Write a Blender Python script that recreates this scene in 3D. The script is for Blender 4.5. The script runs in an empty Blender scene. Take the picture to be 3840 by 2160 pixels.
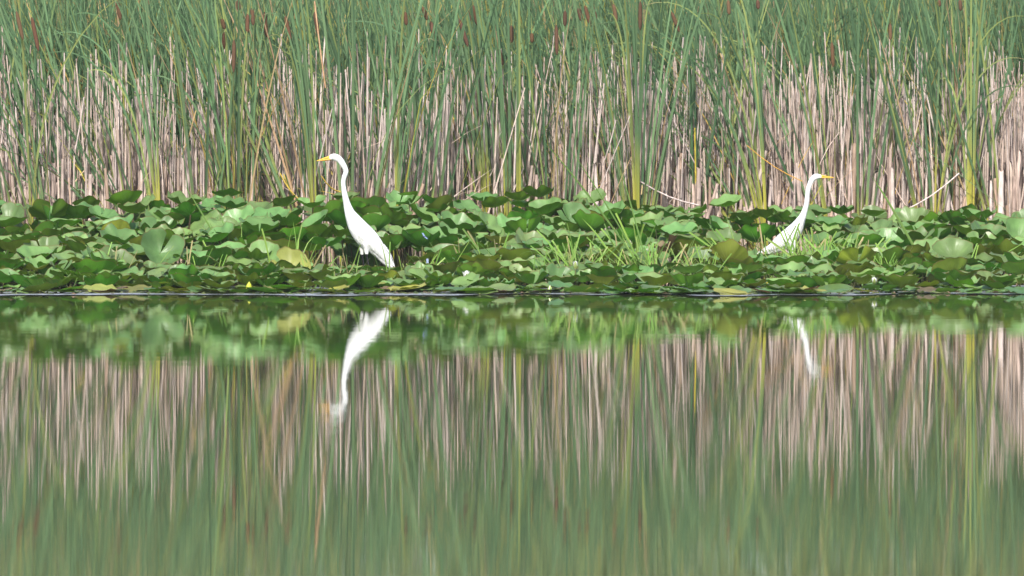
import bpy, math, random
import numpy as np
from mathutils import Vector, Matrix, Euler

R = math.radians
random.seed(7); RNG = np.random.default_rng(7)
scene = bpy.context.scene
COL = scene.collection

# ------------------------------------------------------------------ camera, light, exposure
HAZE = .0003
FPX, HY, CAMH = 30600.0, 340.0, 1.5          # focal length in photo pixels, horizon row, camera height
cam_d = bpy.data.cameras.new('camera'); cam = bpy.data.objects.new('camera', cam_d); COL.objects.link(cam)
cam_d.sensor_width = 36.0; cam_d.lens = 36.0 * FPX / 3840.0
cam_d.clip_start = 0.5; cam_d.clip_end = 6000
PITCH = math.atan((1080 - HY) / FPX)
cam.location = (0, 0, CAMH); cam.rotation_euler = (math.pi / 2 - PITCH, 0, 0)
cam_d.dof.use_dof = True; cam_d.dof.focus_distance = 64.3; cam_d.dof.aperture_fstop = 4.5
scene.camera = cam

SUN_EL, SUN_AZ = 42.0, 188.0                 # azimuth clockwise from +Y: behind the camera, a little to the left
w = bpy.data.worlds.new('World'); scene.world = w; w.use_nodes = True
nt = w.node_tree; bg = nt.nodes['Background']
sky = nt.nodes.new('ShaderNodeTexSky'); sky.sky_type = 'NISHITA'; sky.sun_disc = False
sky.sun_elevation = R(SUN_EL); sky.sun_rotation = R(SUN_AZ); sky.dust_density = 2.0
nt.links.new(sky.outputs[0], bg.inputs[0]); bg.inputs[1].default_value = 0.15
sd = bpy.data.lights.new('sun', 'SUN'); sd.energy = 3.7; sd.angle = R(0.6); sd.color = (1, .955, .89)
sun = bpy.data.objects.new('sun', sd); COL.objects.link(sun)
sv = Vector((math.sin(R(SUN_AZ)) * math.cos(R(SUN_EL)), math.cos(R(SUN_AZ)) * math.cos(R(SUN_EL)), math.sin(R(SUN_EL))))
sun.rotation_euler = sv.to_track_quat('Z', 'Y').to_euler()
scene.view_settings.view_transform = 'Standard'; scene.view_settings.look = 'None'
scene.view_settings.exposure = 0.58; scene.view_settings.gamma = 1.0
try: scene.view_settings.use_curve_mapping = False
except Exception: pass

# ------------------------------------------------------------------ helpers
def X(px, D): return (px - 1920.0) / FPX * D
def Z(py, D): return CAMH - (py - HY) * D / FPX
def PY(z, D): return HY + (CAMH - z) * FPX / D
def interp(x, xs, ys): return float(np.interp(x, xs, ys))

def mesh_np(name, V, F, mat=None, col=None, uv=None, smooth=True, mats=None, midx=None):
    """V (n,3), F list of (m,k) int arrays -> mesh"""
    me = bpy.data.meshes.new(name)
    if not isinstance(F, (list, tuple)): F = [F]
    V = np.asarray(V, dtype=np.float32)
    me.vertices.add(len(V)); me.vertices.foreach_set('co', V.ravel())
    loops = np.concatenate([f.ravel() for f in F]).astype(np.int32)
    tot = np.concatenate([np.full(len(f), f.shape[1]) for f in F]).astype(np.int32)
    start = np.concatenate([[0], np.cumsum(tot)[:-1]]).astype(np.int32)
    me.loops.add(len(loops)); me.loops.foreach_set('vertex_index', loops)
    me.polygons.add(len(tot)); me.polygons.foreach_set('loop_start', start)
    try: me.polygons.foreach_set('loop_total', tot)
    except Exception: pass
    if midx is not None: me.polygons.foreach_set('material_index', np.asarray(midx, dtype=np.int32))
    me.update(calc_edges=True)
    if smooth: me.polygons.foreach_set('use_smooth', np.ones(len(tot), dtype=bool))
    if col is not None:
        a = me.color_attributes.new('Col', 'FLOAT_COLOR', 'POINT')
        c = np.ones((len(V), 4), dtype=np.float32); c[:, :3] = col
        a.data.foreach_set('color', c.ravel())
    if uv is not None:
        u = me.uv_layers.new(name='UVMap')
        u.data.foreach_set('uv', np.asarray(uv, dtype=np.float32)[loops].ravel())
    for m in (mats or ([mat] if mat else [])): me.materials.append(m)
    return me

def link(name, data, parent=None, loc=None, rot=None, scale=None):
    o = bpy.data.objects.new(name, data); COL.objects.link(o)
    if parent: o.parent = parent
    if loc is not None: o.location = loc
    if rot is not None: o.rotation_euler = rot
    if scale is not None: o.scale = scale
    return o

def cp(src, parent=None, loc=None, rot=None, scale=None):
    o = src.copy(); COL.objects.link(o)
    if parent: o.parent = parent
    if loc is not None: o.location = loc
    if rot is not None: o.rotation_euler = rot
    if scale is not None: o.scale = scale
    return o

def tag(o, label=None, cat=None, group=None, kind=None):
    if label: o['label'] = label
    if cat: o['category'] = cat
    if group: o['group'] = group
    if kind: o['kind'] = kind
    return o

PENDING = []      # (object, base label, px) : ordinal words are added where a base label repeats
def pend(o, label, cat, group, px):
    tag(o, label, cat, group); PENDING.append((o, label, px))
CW = {11: 'eleven', 12: 'twelve', 13: 'thirteen', 6: 'six', 7: 'seven', 8: 'eight', 9: 'nine', 10: 'ten', 3: 'three', 4: 'four', 5: 'five'}
OW = ['', 'second', 'third', 'fourth', 'fifth', 'sixth', 'seventh', 'eighth', 'ninth', 'tenth', 'eleventh', 'twelfth']
ORD = {2: ['left one of two', 'right one of two']}
for n_ in range(3, 14): ORD[n_] = ['leftmost of ' + CW[n_]] + [OW[i] + ' from left' for i in range(1, n_ - 1)] + ['rightmost of ' + CW[n_]]
def finish_labels():
    d = {}
    for o, l, px in PENDING: d.setdefault(l, []).append((px, o))
    for l, lst in d.items():
        if len(lst) in ORD:
            lst.sort(key=lambda t: t[0])
            for (px, o), w_ in zip(lst, ORD[len(lst)]): o['label'] = l + ', ' + w_

def zone(px):
    for lim, s in ((260, 'at far left edge'), (520, 'left of slanting grass'), (800, 'at the slanting grass'),
                   (1040, 'right of slanting grass'), (1230, 'just left of left egret'), (1480, 'by left egret'),
                   (1720, 'just right of left egret'), (2000, 'left of middle grass'), (2300, 'at middle grass'),
                   (2560, 'right of middle grass'), (2780, 'just left of right egret'), (3080, 'by right egret'),
                   (3340, 'just right of right egret'), (3600, 'at long leaning blade')):
        if px < lim: return s
    return 'at far right edge'

def frames(P):
    T = np.gradient(P, axis=-2); T /= np.linalg.norm(T, axis=-1, keepdims=True) + 1e-9
    ref = np.zeros_like(T); ref[..., 1] = 1.0
    A = np.cross(T, ref); A /= np.linalg.norm(A, axis=-1, keepdims=True) + 1e-9
    B = np.cross(T, A)
    return A, B
def tubes(P, rad, sides=5, radb=None, twist=0.0):
    """P (N,S,3) centre lines, rad (N,S); returns V,F of open tubes"""
    P = np.asarray(P, float); rad = np.asarray(rad, float); radb = rad if radb is None else np.asarray(radb, float)
    N, S, _ = P.shape; A, B = frames(P)
    a = np.arange(sides) * 2 * np.pi / sides + twist
    V = P[:, :, None, :] + A[:, :, None, :] * (rad[:, :, None] * np.cos(a))[..., None] + B[:, :, None, :] * (radb[:, :, None] * np.sin(a))[..., None]
    V = V.reshape(-1, 3)
    i = np.arange(N)[:, None, None] * S * sides; s = np.arange(S - 1)[None, :, None] * sides; k = np.arange(sides)[None, None, :]
    k2 = (k + 1) % sides
    F = np.stack([i + s + k, i + s + k2, i + s + sides + k2, i + s + sides + k], -1).reshape(-1, 4)
    return V, F
def catmull(pts, n):
    pts = np.asarray(pts, float); m = len(pts)
    t = np.linspace(0, m - 1, n); out = []
    for u in t:
        i = min(int(u), m - 2); f = u - i
        p0, p1, p2, p3 = pts[max(i - 1, 0)], pts[i], pts[i + 1], pts[min(i + 2, m - 1)]
        out.append(0.5 * (2 * p1 + (p2 - p0) * f + (2 * p0 - 5 * p1 + 4 * p2 - p3) * f * f + (3 * p1 - p0 - 3 * p2 + p3) * f ** 3))
    return np.array(out)

def ribbons(base, L, W, phi, th0, kap, psi, kt=None, ka=None, S=7, cbase=None, ctip=None, cyel=None, yfrac=0.18, blunt=None, fold=False):
    """many leaf ribbons at once; N arrays"""
    N = len(L); t = np.linspace(0, 1, S + 1)
    tt = np.broadcast_to(t, (N, S + 1))
    th = th0[:, None] + kap[:, None] * tt ** 2.2
    if kt is not None: th = th + ka[:, None] * (tt > kt[:, None])
    step = (L / S)[:, None]
    d = np.stack([np.sin(th) * np.cos(phi)[:, None], np.sin(th) * np.sin(phi)[:, None], np.cos(th)], -1)
    P = np.concatenate([np.zeros((N, 1, 3)), np.cumsum(0.5 * (d[:, 1:] + d[:, :-1]) * step[..., None], 1)], 1) + base[:, None, :]
    P[..., 2] = np.maximum(P[..., 2], 0.004)
    wd = np.stack([np.cos(psi), np.sin(psi), np.zeros(N)], -1)[:, None, :]
    prof = np.minimum(1.0, 0.75 + tt * 1.2) * (1 - tt ** 3.5) ** 0.8
    if blunt is not None: prof = np.where(blunt[:, None], np.minimum(1, .9 + 0 * tt), prof)
    hw = 0.5 * W[:, None] * np.maximum(prof, 0.04)
    if fold:
        nd = np.stack([-np.sin(psi), np.cos(psi), np.zeros(N)], -1)[:, None, :]
        V = np.stack([P - wd * hw[..., None], P + nd * hw[..., None] * .45, P + wd * hw[..., None]], 2); K = 3
    else:
        V = np.stack([P - wd * hw[..., None], P + wd * hw[..., None]], 2); K = 2
    i = np.arange(N)[:, None, None] * (S + 1) * K; s = np.arange(S)[None, :, None] * K; k = np.arange(K - 1)[None, None, :]
    F = np.stack([i + s + k, i + s + k + 1, i + s + K + k + 1, i + s + K + k], -1).reshape(-1, 4)
    C = None
    if cbase is not None:
        m = np.clip(tt / 1.0, 0, 1)[..., None]
        C = cbase[:, None, :] * (1 - m) + ctip[:, None, :] * m
        if cyel is not None:
            y = np.clip((yfrac - tt) / (yfrac * .45), 0, 1)[..., None]
            C = C * (1 - y) + cyel[:, None, :] * y
        C = np.repeat(C[:, :, None, :], K, 2).reshape(-1, 3)
    return V.reshape(-1, 3), F, C

class Bag:
    def __init__(s): s.V = []; s.F = []; s.C = []; s.n = 0
    def add(s, V, F, C=None):
        s.V.append(V); s.F.append(F + s.n); s.n += len(V)
        if C is not None: s.C.append(np.broadcast_to(C, (len(V), 3)))
    def mesh(s, name, mat, smooth=True):
        return mesh_np(name, np.concatenate(s.V), np.concatenate(s.F), mat, np.concatenate(s.C) if s.C else None, smooth=smooth)

# ------------------------------------------------------------------ materials
def new_mat(name):
    m = bpy.data.materials.new(name); m.use_nodes = True; t = m.node_tree
    return m, t, t.nodes['Principled BSDF'], t.nodes['Material Output']
def nd(t, kind, **kw):
    n = t.nodes.new(kind)
    for k, v in kw.items():
        if k.startswith('i_'):
            n.inputs[int(k[2:])].default_value = v
        else: setattr(n, k, v)
    return n

def veg_mat(name, rough=0.5, transl=0.25, spec=0.3, jitter=0.25, hue=0.02, mottle=0.0, mottle_scale=60.0):
    m, t, p, out = new_mat(name); L = t.links.new
    at = nd(t, 'ShaderNodeAttribute', attribute_name='Col')
    oi = nd(t, 'ShaderNodeObjectInfo')
    hs = nd(t, 'ShaderNodeHueSaturation')
    mr = nd(t, 'ShaderNodeMapRange'); mr.inputs[3].default_value = 1 - jitter; mr.inputs[4].default_value = 1 + jitter
    L(oi.outputs['Random'], mr.inputs[0]); L(mr.outputs[0], hs.inputs['Value'])
    mul = nd(t, 'ShaderNodeMath', operation='MULTIPLY'); mul.inputs[1].default_value = 7.31
    fr = nd(t, 'ShaderNodeMath', operation='FRACT'); L(oi.outputs['Random'], mul.inputs[0]); L(mul.outputs[0], fr.inputs[0])
    mr2 = nd(t, 'ShaderNodeMapRange'); mr2.inputs[3].default_value = .5 - hue; mr2.inputs[4].default_value = .5 + hue
    L(fr.outputs[0], mr2.inputs[0]); L(mr2.outputs[0], hs.inputs['Hue'])
    L(at.outputs['Color'], hs.inputs['Color'])
    colour = hs.outputs[0]
    if mottle > 0:
        ge = nd(t, 'ShaderNodeNewGeometry'); mp = nd(t, 'ShaderNodeMapping'); mp.inputs['Scale'].default_value = (1, 1, .25)
        nz = nd(t, 'ShaderNodeTexNoise'); nz.inputs['Scale'].default_value = mottle_scale; nz.inputs['Detail'].default_value = 4
        L(ge.outputs['Position'], mp.inputs[0]); L(mp.outputs[0], nz.inputs[0])
        m3 = nd(t, 'ShaderNodeMapRange'); m3.inputs[1].default_value = .3; m3.inputs[2].default_value = .7
        m3.inputs[3].default_value = 1 - mottle; m3.inputs[4].default_value = 1 + mottle * .6
        L(nz.outputs[0], m3.inputs[0])
        vm = nd(t, 'ShaderNodeVectorMath', operation='SCALE'); L(colour, vm.inputs[0]); L(m3.outputs[0], vm.inputs['Scale'])
        colour = vm.outputs[0]
        bp = nd(t, 'ShaderNodeBump'); bp.inputs['Strength'].default_value = .5; bp.inputs['Distance'].default_value = .004
        L(nz.outputs[0], bp.inputs['Height']); L(bp.outputs[0], p.inputs['Normal'])
    L(colour, p.inputs['Base Color'])
    p.inputs['Roughness'].default_value = rough; p.inputs['Specular IOR Level'].default_value = spec
    if transl > 0:
        tr = nd(t, 'ShaderNodeBsdfTranslucent'); mx = nd(t, 'ShaderNodeMixShader'); mx.inputs[0].default_value = transl
        L(colour, tr.inputs[0]); L(p.outputs[0], mx.inputs[1]); L(tr.outputs[0], mx.inputs[2]); L(mx.outputs[0], out.inputs[0])
    return m

M_REED = veg_mat('cattail_leaf', .55, .36, .25, .28, .015)
M_STALK = veg_mat('dead_stalk', .85, 0, .1, .22, .012, mottle=.35, mottle_scale=45)
M_GRASS = veg_mat('grass_blade', .5, .35, .3, .2, .015)
M_HEAD = veg_mat('seed_head', .95, 0, .05, .2, .01, mottle=.2, mottle_scale=150)
M_MISC = veg_mat('petal', .6, .2, .2, .05, .0)

def leaf_mat(name, top, under, vein, rough=.39, rim=(.16, .09, .03), vein_amt=.35):
    m, t, p, out = new_mat(name); L = t.links.new
    ge = nd(t, 'ShaderNodeNewGeometry'); oi = nd(t, 'ShaderNodeObjectInfo'); at = nd(t, 'ShaderNodeAttribute', attribute_name='Col')
    uv = nd(t, 'ShaderNodeUVMap', uv_map='UVMap'); sp = nd(t, 'ShaderNodeSeparateXYZ'); L(uv.outputs[0], sp.inputs[0])
    # radial veins from the polar uv: u = angle, v = radius
    a = nd(t, 'ShaderNodeMath', operation='MULTIPLY'); a.inputs[1].default_value = 22.0; L(sp.outputs[0], a.inputs[0])
    b = nd(t, 'ShaderNodeMath', operation='FRACT'); L(a.outputs[0], b.inputs[0])
    c = nd(t, 'ShaderNodeMath', operation='SUBTRACT'); c.inputs[1].default_value = .5; L(b.outputs[0], c.inputs[0])
    d = nd(t, 'ShaderNodeMath', operation='ABSOLUTE'); L(c.outputs[0], d.inputs[0])
    e = nd(t, 'ShaderNodeMapRange'); e.inputs[1].default_value = .0; e.inputs[2].default_value = .13; e.inputs[3].default_value = vein_amt; e.inputs[4].default_value = 0
    L(d.outputs[0], e.inputs[0])
    fade = nd(t, 'ShaderNodeMapRange'); fade.inputs[1].default_value = .05; fade.inputs[2].default_value = .9; fade.inputs[3].default_value = 1; fade.inputs[4].default_value = 0
    L(sp.outputs[1], fade.inputs[0])
    vf = nd(t, 'ShaderNodeMath', operation='MULTIPLY'); L(e.outputs[0], vf.inputs[0]); L(fade.outputs[0], vf.inputs[1])
    side = nd(t, 'ShaderNodeMix', data_type='RGBA'); side.inputs[6].default_value = (*top, 1); side.inputs[7].default_value = (*under, 1)
    L(ge.outputs['Backfacing'], side.inputs[0])
    vm = nd(t, 'ShaderNodeMix', data_type='RGBA'); L(vf.outputs[0], vm.inputs[0]); L(side.outputs[2], vm.inputs[6]); vm.inputs[7].default_value = (*vein, 1)
    # blotches of paler and browner tissue
    nz = nd(t, 'ShaderNodeTexNoise'); nz.inputs['Scale'].default_value = 9; nz.inputs['Detail'].default_value = 5
    L(ge.outputs['Position'], nz.inputs[0])
    bl = nd(t, 'ShaderNodeMapRange'); bl.inputs[1].default_value = .35; bl.inputs[2].default_value = .75; bl.inputs[3].default_value = .82; bl.inputs[4].default_value = 1.25
    L(nz.outputs[0], bl.inputs[0])
    rnd = nd(t, 'ShaderNodeMath', operation='ADD'); L(oi.outputs['Random'], rnd.inputs[0])
    sepc = nd(t, 'ShaderNodeSeparateColor'); L(at.outputs['Color'], sepc.inputs[0]); L(sepc.outputs[0], rnd.inputs[1])
    rf = nd(t, 'ShaderNodeMath', operation='FRACT'); L(rnd.outputs[0], rf.inputs[0])
    val = nd(t, 'ShaderNodeMapRange'); val.inputs[3].default_value = .72; val.inputs[4].default_value = 1.3; L(rf.outputs[0], val.inputs[0])
    vv = nd(t, 'ShaderNodeMath', operation='MULTIPLY'); L(val.outputs[0], vv.inputs[0]); L(bl.outputs[0], vv.inputs[1])
    r7 = nd(t, 'ShaderNodeMath', operation='MULTIPLY'); r7.inputs[1].default_value = 9.7; L(rf.outputs[0], r7.inputs[0])
    r8 = nd(t, 'ShaderNodeMath', operation='FRACT'); L(r7.outputs[0], r8.inputs[0])
    hu = nd(t, 'ShaderNodeMapRange'); hu.inputs[3].default_value = .475; hu.inputs[4].default_value = .515; L(r8.outputs[0], hu.inputs[0])
    hs = nd(t, 'ShaderNodeHueSaturation'); L(vm.outputs[2], hs.inputs['Color']); L(vv.outputs[0], hs.inputs['Value']); L(hu.outputs[0], hs.inputs['Hue'])
    rimf = nd(t, 'ShaderNodeMapRange'); rimf.inputs[1].default_value = .955; rimf.inputs[2].default_value = 1.0; rimf.inputs[3].default_value = 0; rimf.inputs[4].default_value = .8
    L(sp.outputs[1], rimf.inputs[0])
    # a few brown blemishes
    n2 = nd(t, 'ShaderNodeTexNoise'); n2.inputs['Scale'].default_value = 38; n2.inputs['Detail'].default_value = 3; L(ge.outputs['Position'], n2.inputs[0])
    sf = nd(t, 'ShaderNodeMapRange'); sf.inputs[1].default_value = .70; sf.inputs[2].default_value = .76; sf.inputs[3].default_value = 0; sf.inputs[4].default_value = .8; L(n2.outputs[0], sf.inputs[0])
    mxm = nd(t, 'ShaderNodeMath', operation='MAXIMUM'); L(rimf.outputs[0], mxm.inputs[0]); L(sf.outputs[0], mxm.inputs[1])
    rm = nd(t, 'ShaderNodeMix', data_type='RGBA'); L(mxm.outputs[0], rm.inputs[0]); L(hs.outputs[0], rm.inputs[6]); rm.inputs[7].default_value = (*rim, 1)
    L(rm.outputs[2], p.inputs['Base Color'])
    ro = nd(t, 'ShaderNodeMapRange'); ro.inputs[3].default_value = rough; ro.inputs[4].default_value = .75; L(ge.outputs['Backfacing'], ro.inputs[0]); L(ro.outputs[0], p.inputs['Roughness'])
    p.inputs['Specular IOR Level'].default_value = .55
    bp = nd(t, 'ShaderNodeBump'); bp.inputs['Strength'].default_value = .5; bp.inputs['Distance'].default_value = .006
    n3 = nd(t, 'ShaderNodeTexNoise'); n3.inputs['Scale'].default_value = 14; n3.inputs['Detail'].default_value = 2; L(ge.outputs['Position'], n3.inputs[0])
    ad = nd(t, 'ShaderNodeMath', operation='ADD'); L(n3.outputs[0], ad.inputs[0]); L(vf.outputs[0], ad.inputs[1]); L(ad.outputs[0], bp.inputs['Height'])
    L(bp.outputs[0], p.inputs['Normal'])
    tr = nd(t, 'ShaderNodeBsdfTranslucent'); L(rm.outputs[2], tr.inputs[0])
    mx = nd(t, 'ShaderNodeMixShader'); mx.inputs[0].default_value = .28; L(p.outputs[0], mx.inputs[1]); L(tr.outputs[0], mx.inputs[2]); L(mx.outputs[0], out.inputs[0])
    return m
LEAF = {
 'green': leaf_mat('lily_leaf_green', (.15, .28, .085), (.080, .225, .008), (.20, .32, .10), vein_amt=.5),
 'olive': leaf_mat('lily_leaf_olive', (.16, .26, .085), (.145, .215, .012), (.28, .34, .07), vein_amt=.7),
 'yellow': leaf_mat('lily_leaf_yellow', (.30, .32, .07), (.27, .30, .04), (.42, .45, .08), rough=.45, vein_amt=.6),
 'brown': leaf_mat('lily_leaf_brown', (.20, .155, .075), (.17, .11, .04), (.24, .20, .09), rough=.55),
}

def plain(name, c, rough=.6, spec=.3, sub=0):
    m, t, p, out = new_mat(name); p.inputs['Base Color'].default_value = (*c, 1)
    p.inputs['Roughness'].default_value = rough; p.inputs['Specular IOR Level'].default_value = spec
    return m
def feather_mat():
    m, t, p, out = new_mat('white_plumage'); L = t.links.new
    p.inputs['Base Color'].default_value = (.72, .72, .72, 1); p.inputs['Roughness'].default_value = .8; p.inputs['Specular IOR Level'].default_value = .1
    tc = nd(t, 'ShaderNodeTexCoord'); mp = nd(t, 'ShaderNodeMapping'); mp.inputs['Rotation'].default_value = (0, R(35), 0); mp.inputs['Scale'].default_value = (70, 60, 14)
    nz = nd(t, 'ShaderNodeTexNoise'); nz.inputs['Scale'].default_value = 1; nz.inputs['Detail'].default_value = 5
    L(tc.outputs['Object'], mp.inputs[0]); L(mp.outputs[0], nz.inputs[0])
    bp = nd(t, 'ShaderNodeBump'); bp.inputs['Strength'].default_value = 1.0; bp.inputs['Distance'].default_value = .010
    L(nz.outputs[0], bp.inputs['Height']); L(bp.outputs[0], p.inputs['Normal'])
    return m
M_FEATHER = feather_mat()
M_LEG = plain('black_leg', (.018, .017, .022), .5)
M_BILL = veg_mat('bill', .38, 0, .5, 0, 0)
M_LORE = plain('lore_skin', (.42, .42, .12), .5)
M_EYE = plain('eye_iris', (.75, .66, .22), .2, .6)
M_PUPIL = plain('pupil', (.01, .01, .01), .15, .8)

def water_mat():
    m, t, p, out = new_mat('pond_water'); L = t.links.new
    p.inputs['Base Color'].default_value = (.050, .062, .030, 1); p.inputs['IOR'].default_value = 1.36
    p.inputs['Roughness'].default_value = .014; p.inputs['Specular IOR Level'].default_value = .5
    ge = nd(t, 'ShaderNodeNewGeometry'); mp = nd(t, 'ShaderNodeMapping'); mp.inputs['Scale'].default_value = (.45, 1.0, 1)
    n1 = nd(t, 'ShaderNodeTexNoise'); n1.inputs['Scale'].default_value = 3.6; n1.inputs['Detail'].default_value = 3
    L(ge.outputs['Position'], mp.inputs[0]); L(mp.outputs[0], n1.inputs[0])
    bp = nd(t, 'ShaderNodeBump'); bp.inputs['Strength'].default_value = 1.0; bp.inputs['Distance'].default_value = .0007
    L(n1.outputs[0], bp.inputs['Height']); L(bp.outputs[0], p.inputs['Normal'])
    return m
def ground_mat(name, c1, c2, scale):
    m, t, p, out = new_mat(name); L = t.links.new
    ge = nd(t, 'ShaderNodeNewGeometry'); nz = nd(t, 'ShaderNodeTexNoise'); nz.inputs['Scale'].default_value = scale; nz.inputs['Detail'].default_value = 8
    L(ge.outputs['Position'], nz.inputs[0])
    cr = nd(t, 'ShaderNodeValToRGB'); cr.color_ramp.elements[0].position = .38; cr.color_ramp.elements[1].position = .66
    cr.color_ramp.elements[0].color = (*c1, 1); cr.color_ramp.elements[1].color = (*c2, 1)
    L(nz.outputs[0], cr.inputs[0]); L(cr.outputs[0], p.inputs['Base Color']); p.inputs['Roughness'].default_value = .9
    bp = nd(t, 'ShaderNodeBump'); bp.inputs['Strength'].default_value = .6; bp.inputs['Distance'].default_value = .02
    L(nz.outputs[0], bp.inputs['Height']); L(bp.outputs[0], p.inputs['Normal'])
    return m

# ------------------------------------------------------------------ setting
FX = [-2000, 0, 700, 1400, 1900, 2800, 3840, 6000]
def Dback(px): return interp(px, FX, [64.7, 64.9, 65.1, 65.5, 67.3, 68.4, 68.9, 69.1])
def Ybackc(px): return interp(px, [0, 250, 900, 1400, 1900, 2300, 2800, 3300, 3840], [782, 762, 762, 752, 750, 772, 782, 812, 800])
def Dfront(px): return 60.35 + .18 * math.sin(px * .004) + .12 * math.sin(px * .013 + 1)

def sheet(name, V, F, mat, kind='structure'):
    o = link(name, mesh_np(name, V, F, mat, smooth=False)); tag(o, kind=kind); return o
sheet('pond_water', [(-3000, -3000, 0), (3000, -3000, 0), (3000, 3000, 0), (-3000, 3000, 0)], np.array([[0, 1, 2, 3]]), water_mat())
# marsh ground behind an irregular shoreline
pxs = np.linspace(-9000, 13000, 90); V = []
for i, p in enumerate(pxs):
    D = Dback(p) + .55 + .12 * math.sin(i * 1.7) + .08 * math.sin(i * 3.1)
    for (dd, z) in ((0, -.06), (.5, .012), (2, .05), (30, .3), (2900, 6.0)):
        Y = D + dd
        V.append(((p - 1920) / FPX * 68 * (1 if dd < 10 else (3 if dd < 100 else 150)), Y, z))
n = 5; F = np.array([[i * n + k, (i + 1) * n + k, (i + 1) * n + k + 1, i * n + k + 1] for i in range(89) for k in range(n - 1)])
sheet('marsh_ground', V, F, ground_mat('wet_mud', (.035, .028, .02), (.11, .085, .055), 6))

# ------------------------------------------------------------------ cattails
G1 = np.array([.14, .24, .11]); G2 = np.array([.085, .16, .075]); G3 = np.array([.25, .315, .10]); TAN = np.array([.42, .29, .16]); YEL = np.array([.42, .41, .065])
def mixn(a, b, t): t = np.asarray(t)[..., None]; return a * (1 - t) + b * t

def blade_variant(k, lean, curve, kink=None, wide=.0065, dead=False, col=None):
    a1 = np.array([1.0])
    c = G1 if col is None else col
    V, F, C = ribbons(np.zeros((1, 3)), a1, a1 * wide, a1 * 0, a1 * lean, a1 * curve, a1 * R(20 + 37 * k),
                      kt=None if kink is None else a1 * kink[0], ka=None if kink is None else a1 * kink[1], S=12,
                      cbase=c[None], ctip=(c * 1.05)[None], cyel=(YEL if not dead else c)[None], yfrac=.26, fold=True)
    return mesh_np('cattail_blade', V, F, M_REED, C)
BL = {}
BL['straight'] = [blade_variant(k, R(l), R(cu), wide=wd, col=c) for k, (l, cu, wd, c) in enumerate(
    [(1, 4, .0080, G1), (2, 8, .0072, G2), (0, 12, .0085, G1), (3, 6, .0066, G3), (1, 16, .008, G1), (0, 2, .009, G2)])]
BL['arch'] = [blade_variant(k, R(l), R(cu), wide=wd, col=c) for k, (l, cu, wd, c) in enumerate([(3, 85, .0062, G3), (5, 65, .0068, G1), (2, 110, .0058, G3)])]
BL['kink'] = [blade_variant(k, R(3), R(8), kink=(kt, R(ka)), wide=.0055, col=c) for k, (kt, ka, c) in enumerate([(.62, 85, G3), (.45, 110, G1), (.75, 70, YEL * .8)])]
BL['dead'] = [blade_variant(k, R(2), R(10 + 20 * k), wide=.006, dead=True, col=c) for k, c in enumerate([TAN, np.array([.5, .36, .1])])]
HEADS = []
for k in range(3):
    zz = np.linspace(0, 1, 9); r = np.array([.3, .85, .98, 1, 1, 1, .97, .85, .25])
    V, F = tubes(np.stack([0 * zz, 0 * zz, zz], -1)[None], r[None], 9)
    HEADS.append(mesh_np('seed_head', V, F, M_HEAD, np.tile([[.115, .062, .036], [.13, .076, .045], [.10, .056, .036]][k], (len(V), 1))))
zz = np.linspace(0, 1, 7)
V, F = tubes(np.stack([0 * zz, 0 * zz, zz], -1)[None], (1 - .5 * zz)[None], 6)
cst = mixn(np.array([.42, .36, .1]), np.array([.2, .26, .1]), np.repeat(zz, 6))
STEM_ME = mesh_np('flower_stem', V, F, M_REED, cst)
BLO = {k: [bpy.data.objects.new('leaf', m) for m in v] for k, v in BL.items()}

n_cat = 0
def cattail(px, dD, lean, nb=6, spread=7, Lm=2.6, heads=None, arch=.12, dead=.08, label=None, azim=None):
    """lean in degrees, + to the right; leaves fan out in a plane roughly across the view"""
    global n_cat
    D = Dback(px) + .6 + dD; x = X(px, D)
    root = link('cattail', None, loc=(x, D, 0)); root.empty_display_size = .1
    for i in range(nb):
        f = (i - (nb - 1) / 2) / max(1, (nb - 1) / 2)
        a = lean + f * spread + random.gauss(0, 1.5)
        u = random.random(); key = 'arch' if u < arch else ('kink' if u < arch + .06 else ('dead' if u < arch + .06 + dead else 'straight'))
        src = random.choice(BLO[key]); L = Lm * random.uniform(.82, 1.12) * (.85 if key in ('kink', 'dead') else 1)
        sgn = 1 if (a if abs(a) > 3 else random.uniform(-1, .6)) > 0 else -1
        # local +X is the way the leaf droops
        az = (0 if sgn > 0 else math.pi) + random.gauss(0, .45)
        M = Matrix.Rotation(R(a), 4, 'Y') @ Matrix.Rotation(random.gauss(0, R(4)), 4, 'X') @ Matrix.Rotation(az, 4, 'Z')
        o = cp(src, root); o.location = (f * .035 + random.gauss(0, .006), random.gauss(0, .012), -.02)
        o.rotation_euler = M.to_euler(); o.scale = (L, L, L)
    if heads:
        (xt, yt, xb, yb) = heads
        D -= .18; pb = Vector((X(xb, D) - x, -.18, Z(yb, D))); ptp = Vector((X(xt, D) - x, -.18, Z(yt, D)))
        bx = min(max(pb.x, -.3), .3)
        v = pb - Vector((0, 0, 0)); q = v.to_track_quat('Z', 'Y')
        st = link('flower_stem', STEM_ME, root, (0, 0, 0), q.to_euler(), (.0055, .0055, v.length))
        hv = ptp - pb; h = link('seed_head', random.choice(HEADS), root, pb, hv.to_track_quat('Z', 'Y').to_euler(), (.0168, .0168, hv.length))
        link('spike_tip', STEM_ME, root, ptp, hv.to_track_quat('Z', 'Y').to_euler(), (.003, .003, random.uniform(.08, .18)))
    n_cat += 1
    lk = 'leaning far left' if lean < -11 else ('leaning left' if lean < -4 else ('upright' if lean < 4 else 'leaning right'))
    if heads: lb = 'cattail with brown seed head %s %s' % (lk, czone(px)); cat = 'cattail'; g = 'cattails bearing brown seed heads'
    else: lb = '%s green cattail %s %s' % ('front' if dD < .5 else 'middle row' if dD < 1.9 else 'set back', lk, czone(px)); cat = 'cattail'; g = 'green cattails in the reed bed'
    pend(root, label or lb, cat, g, px)
    return root
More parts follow.
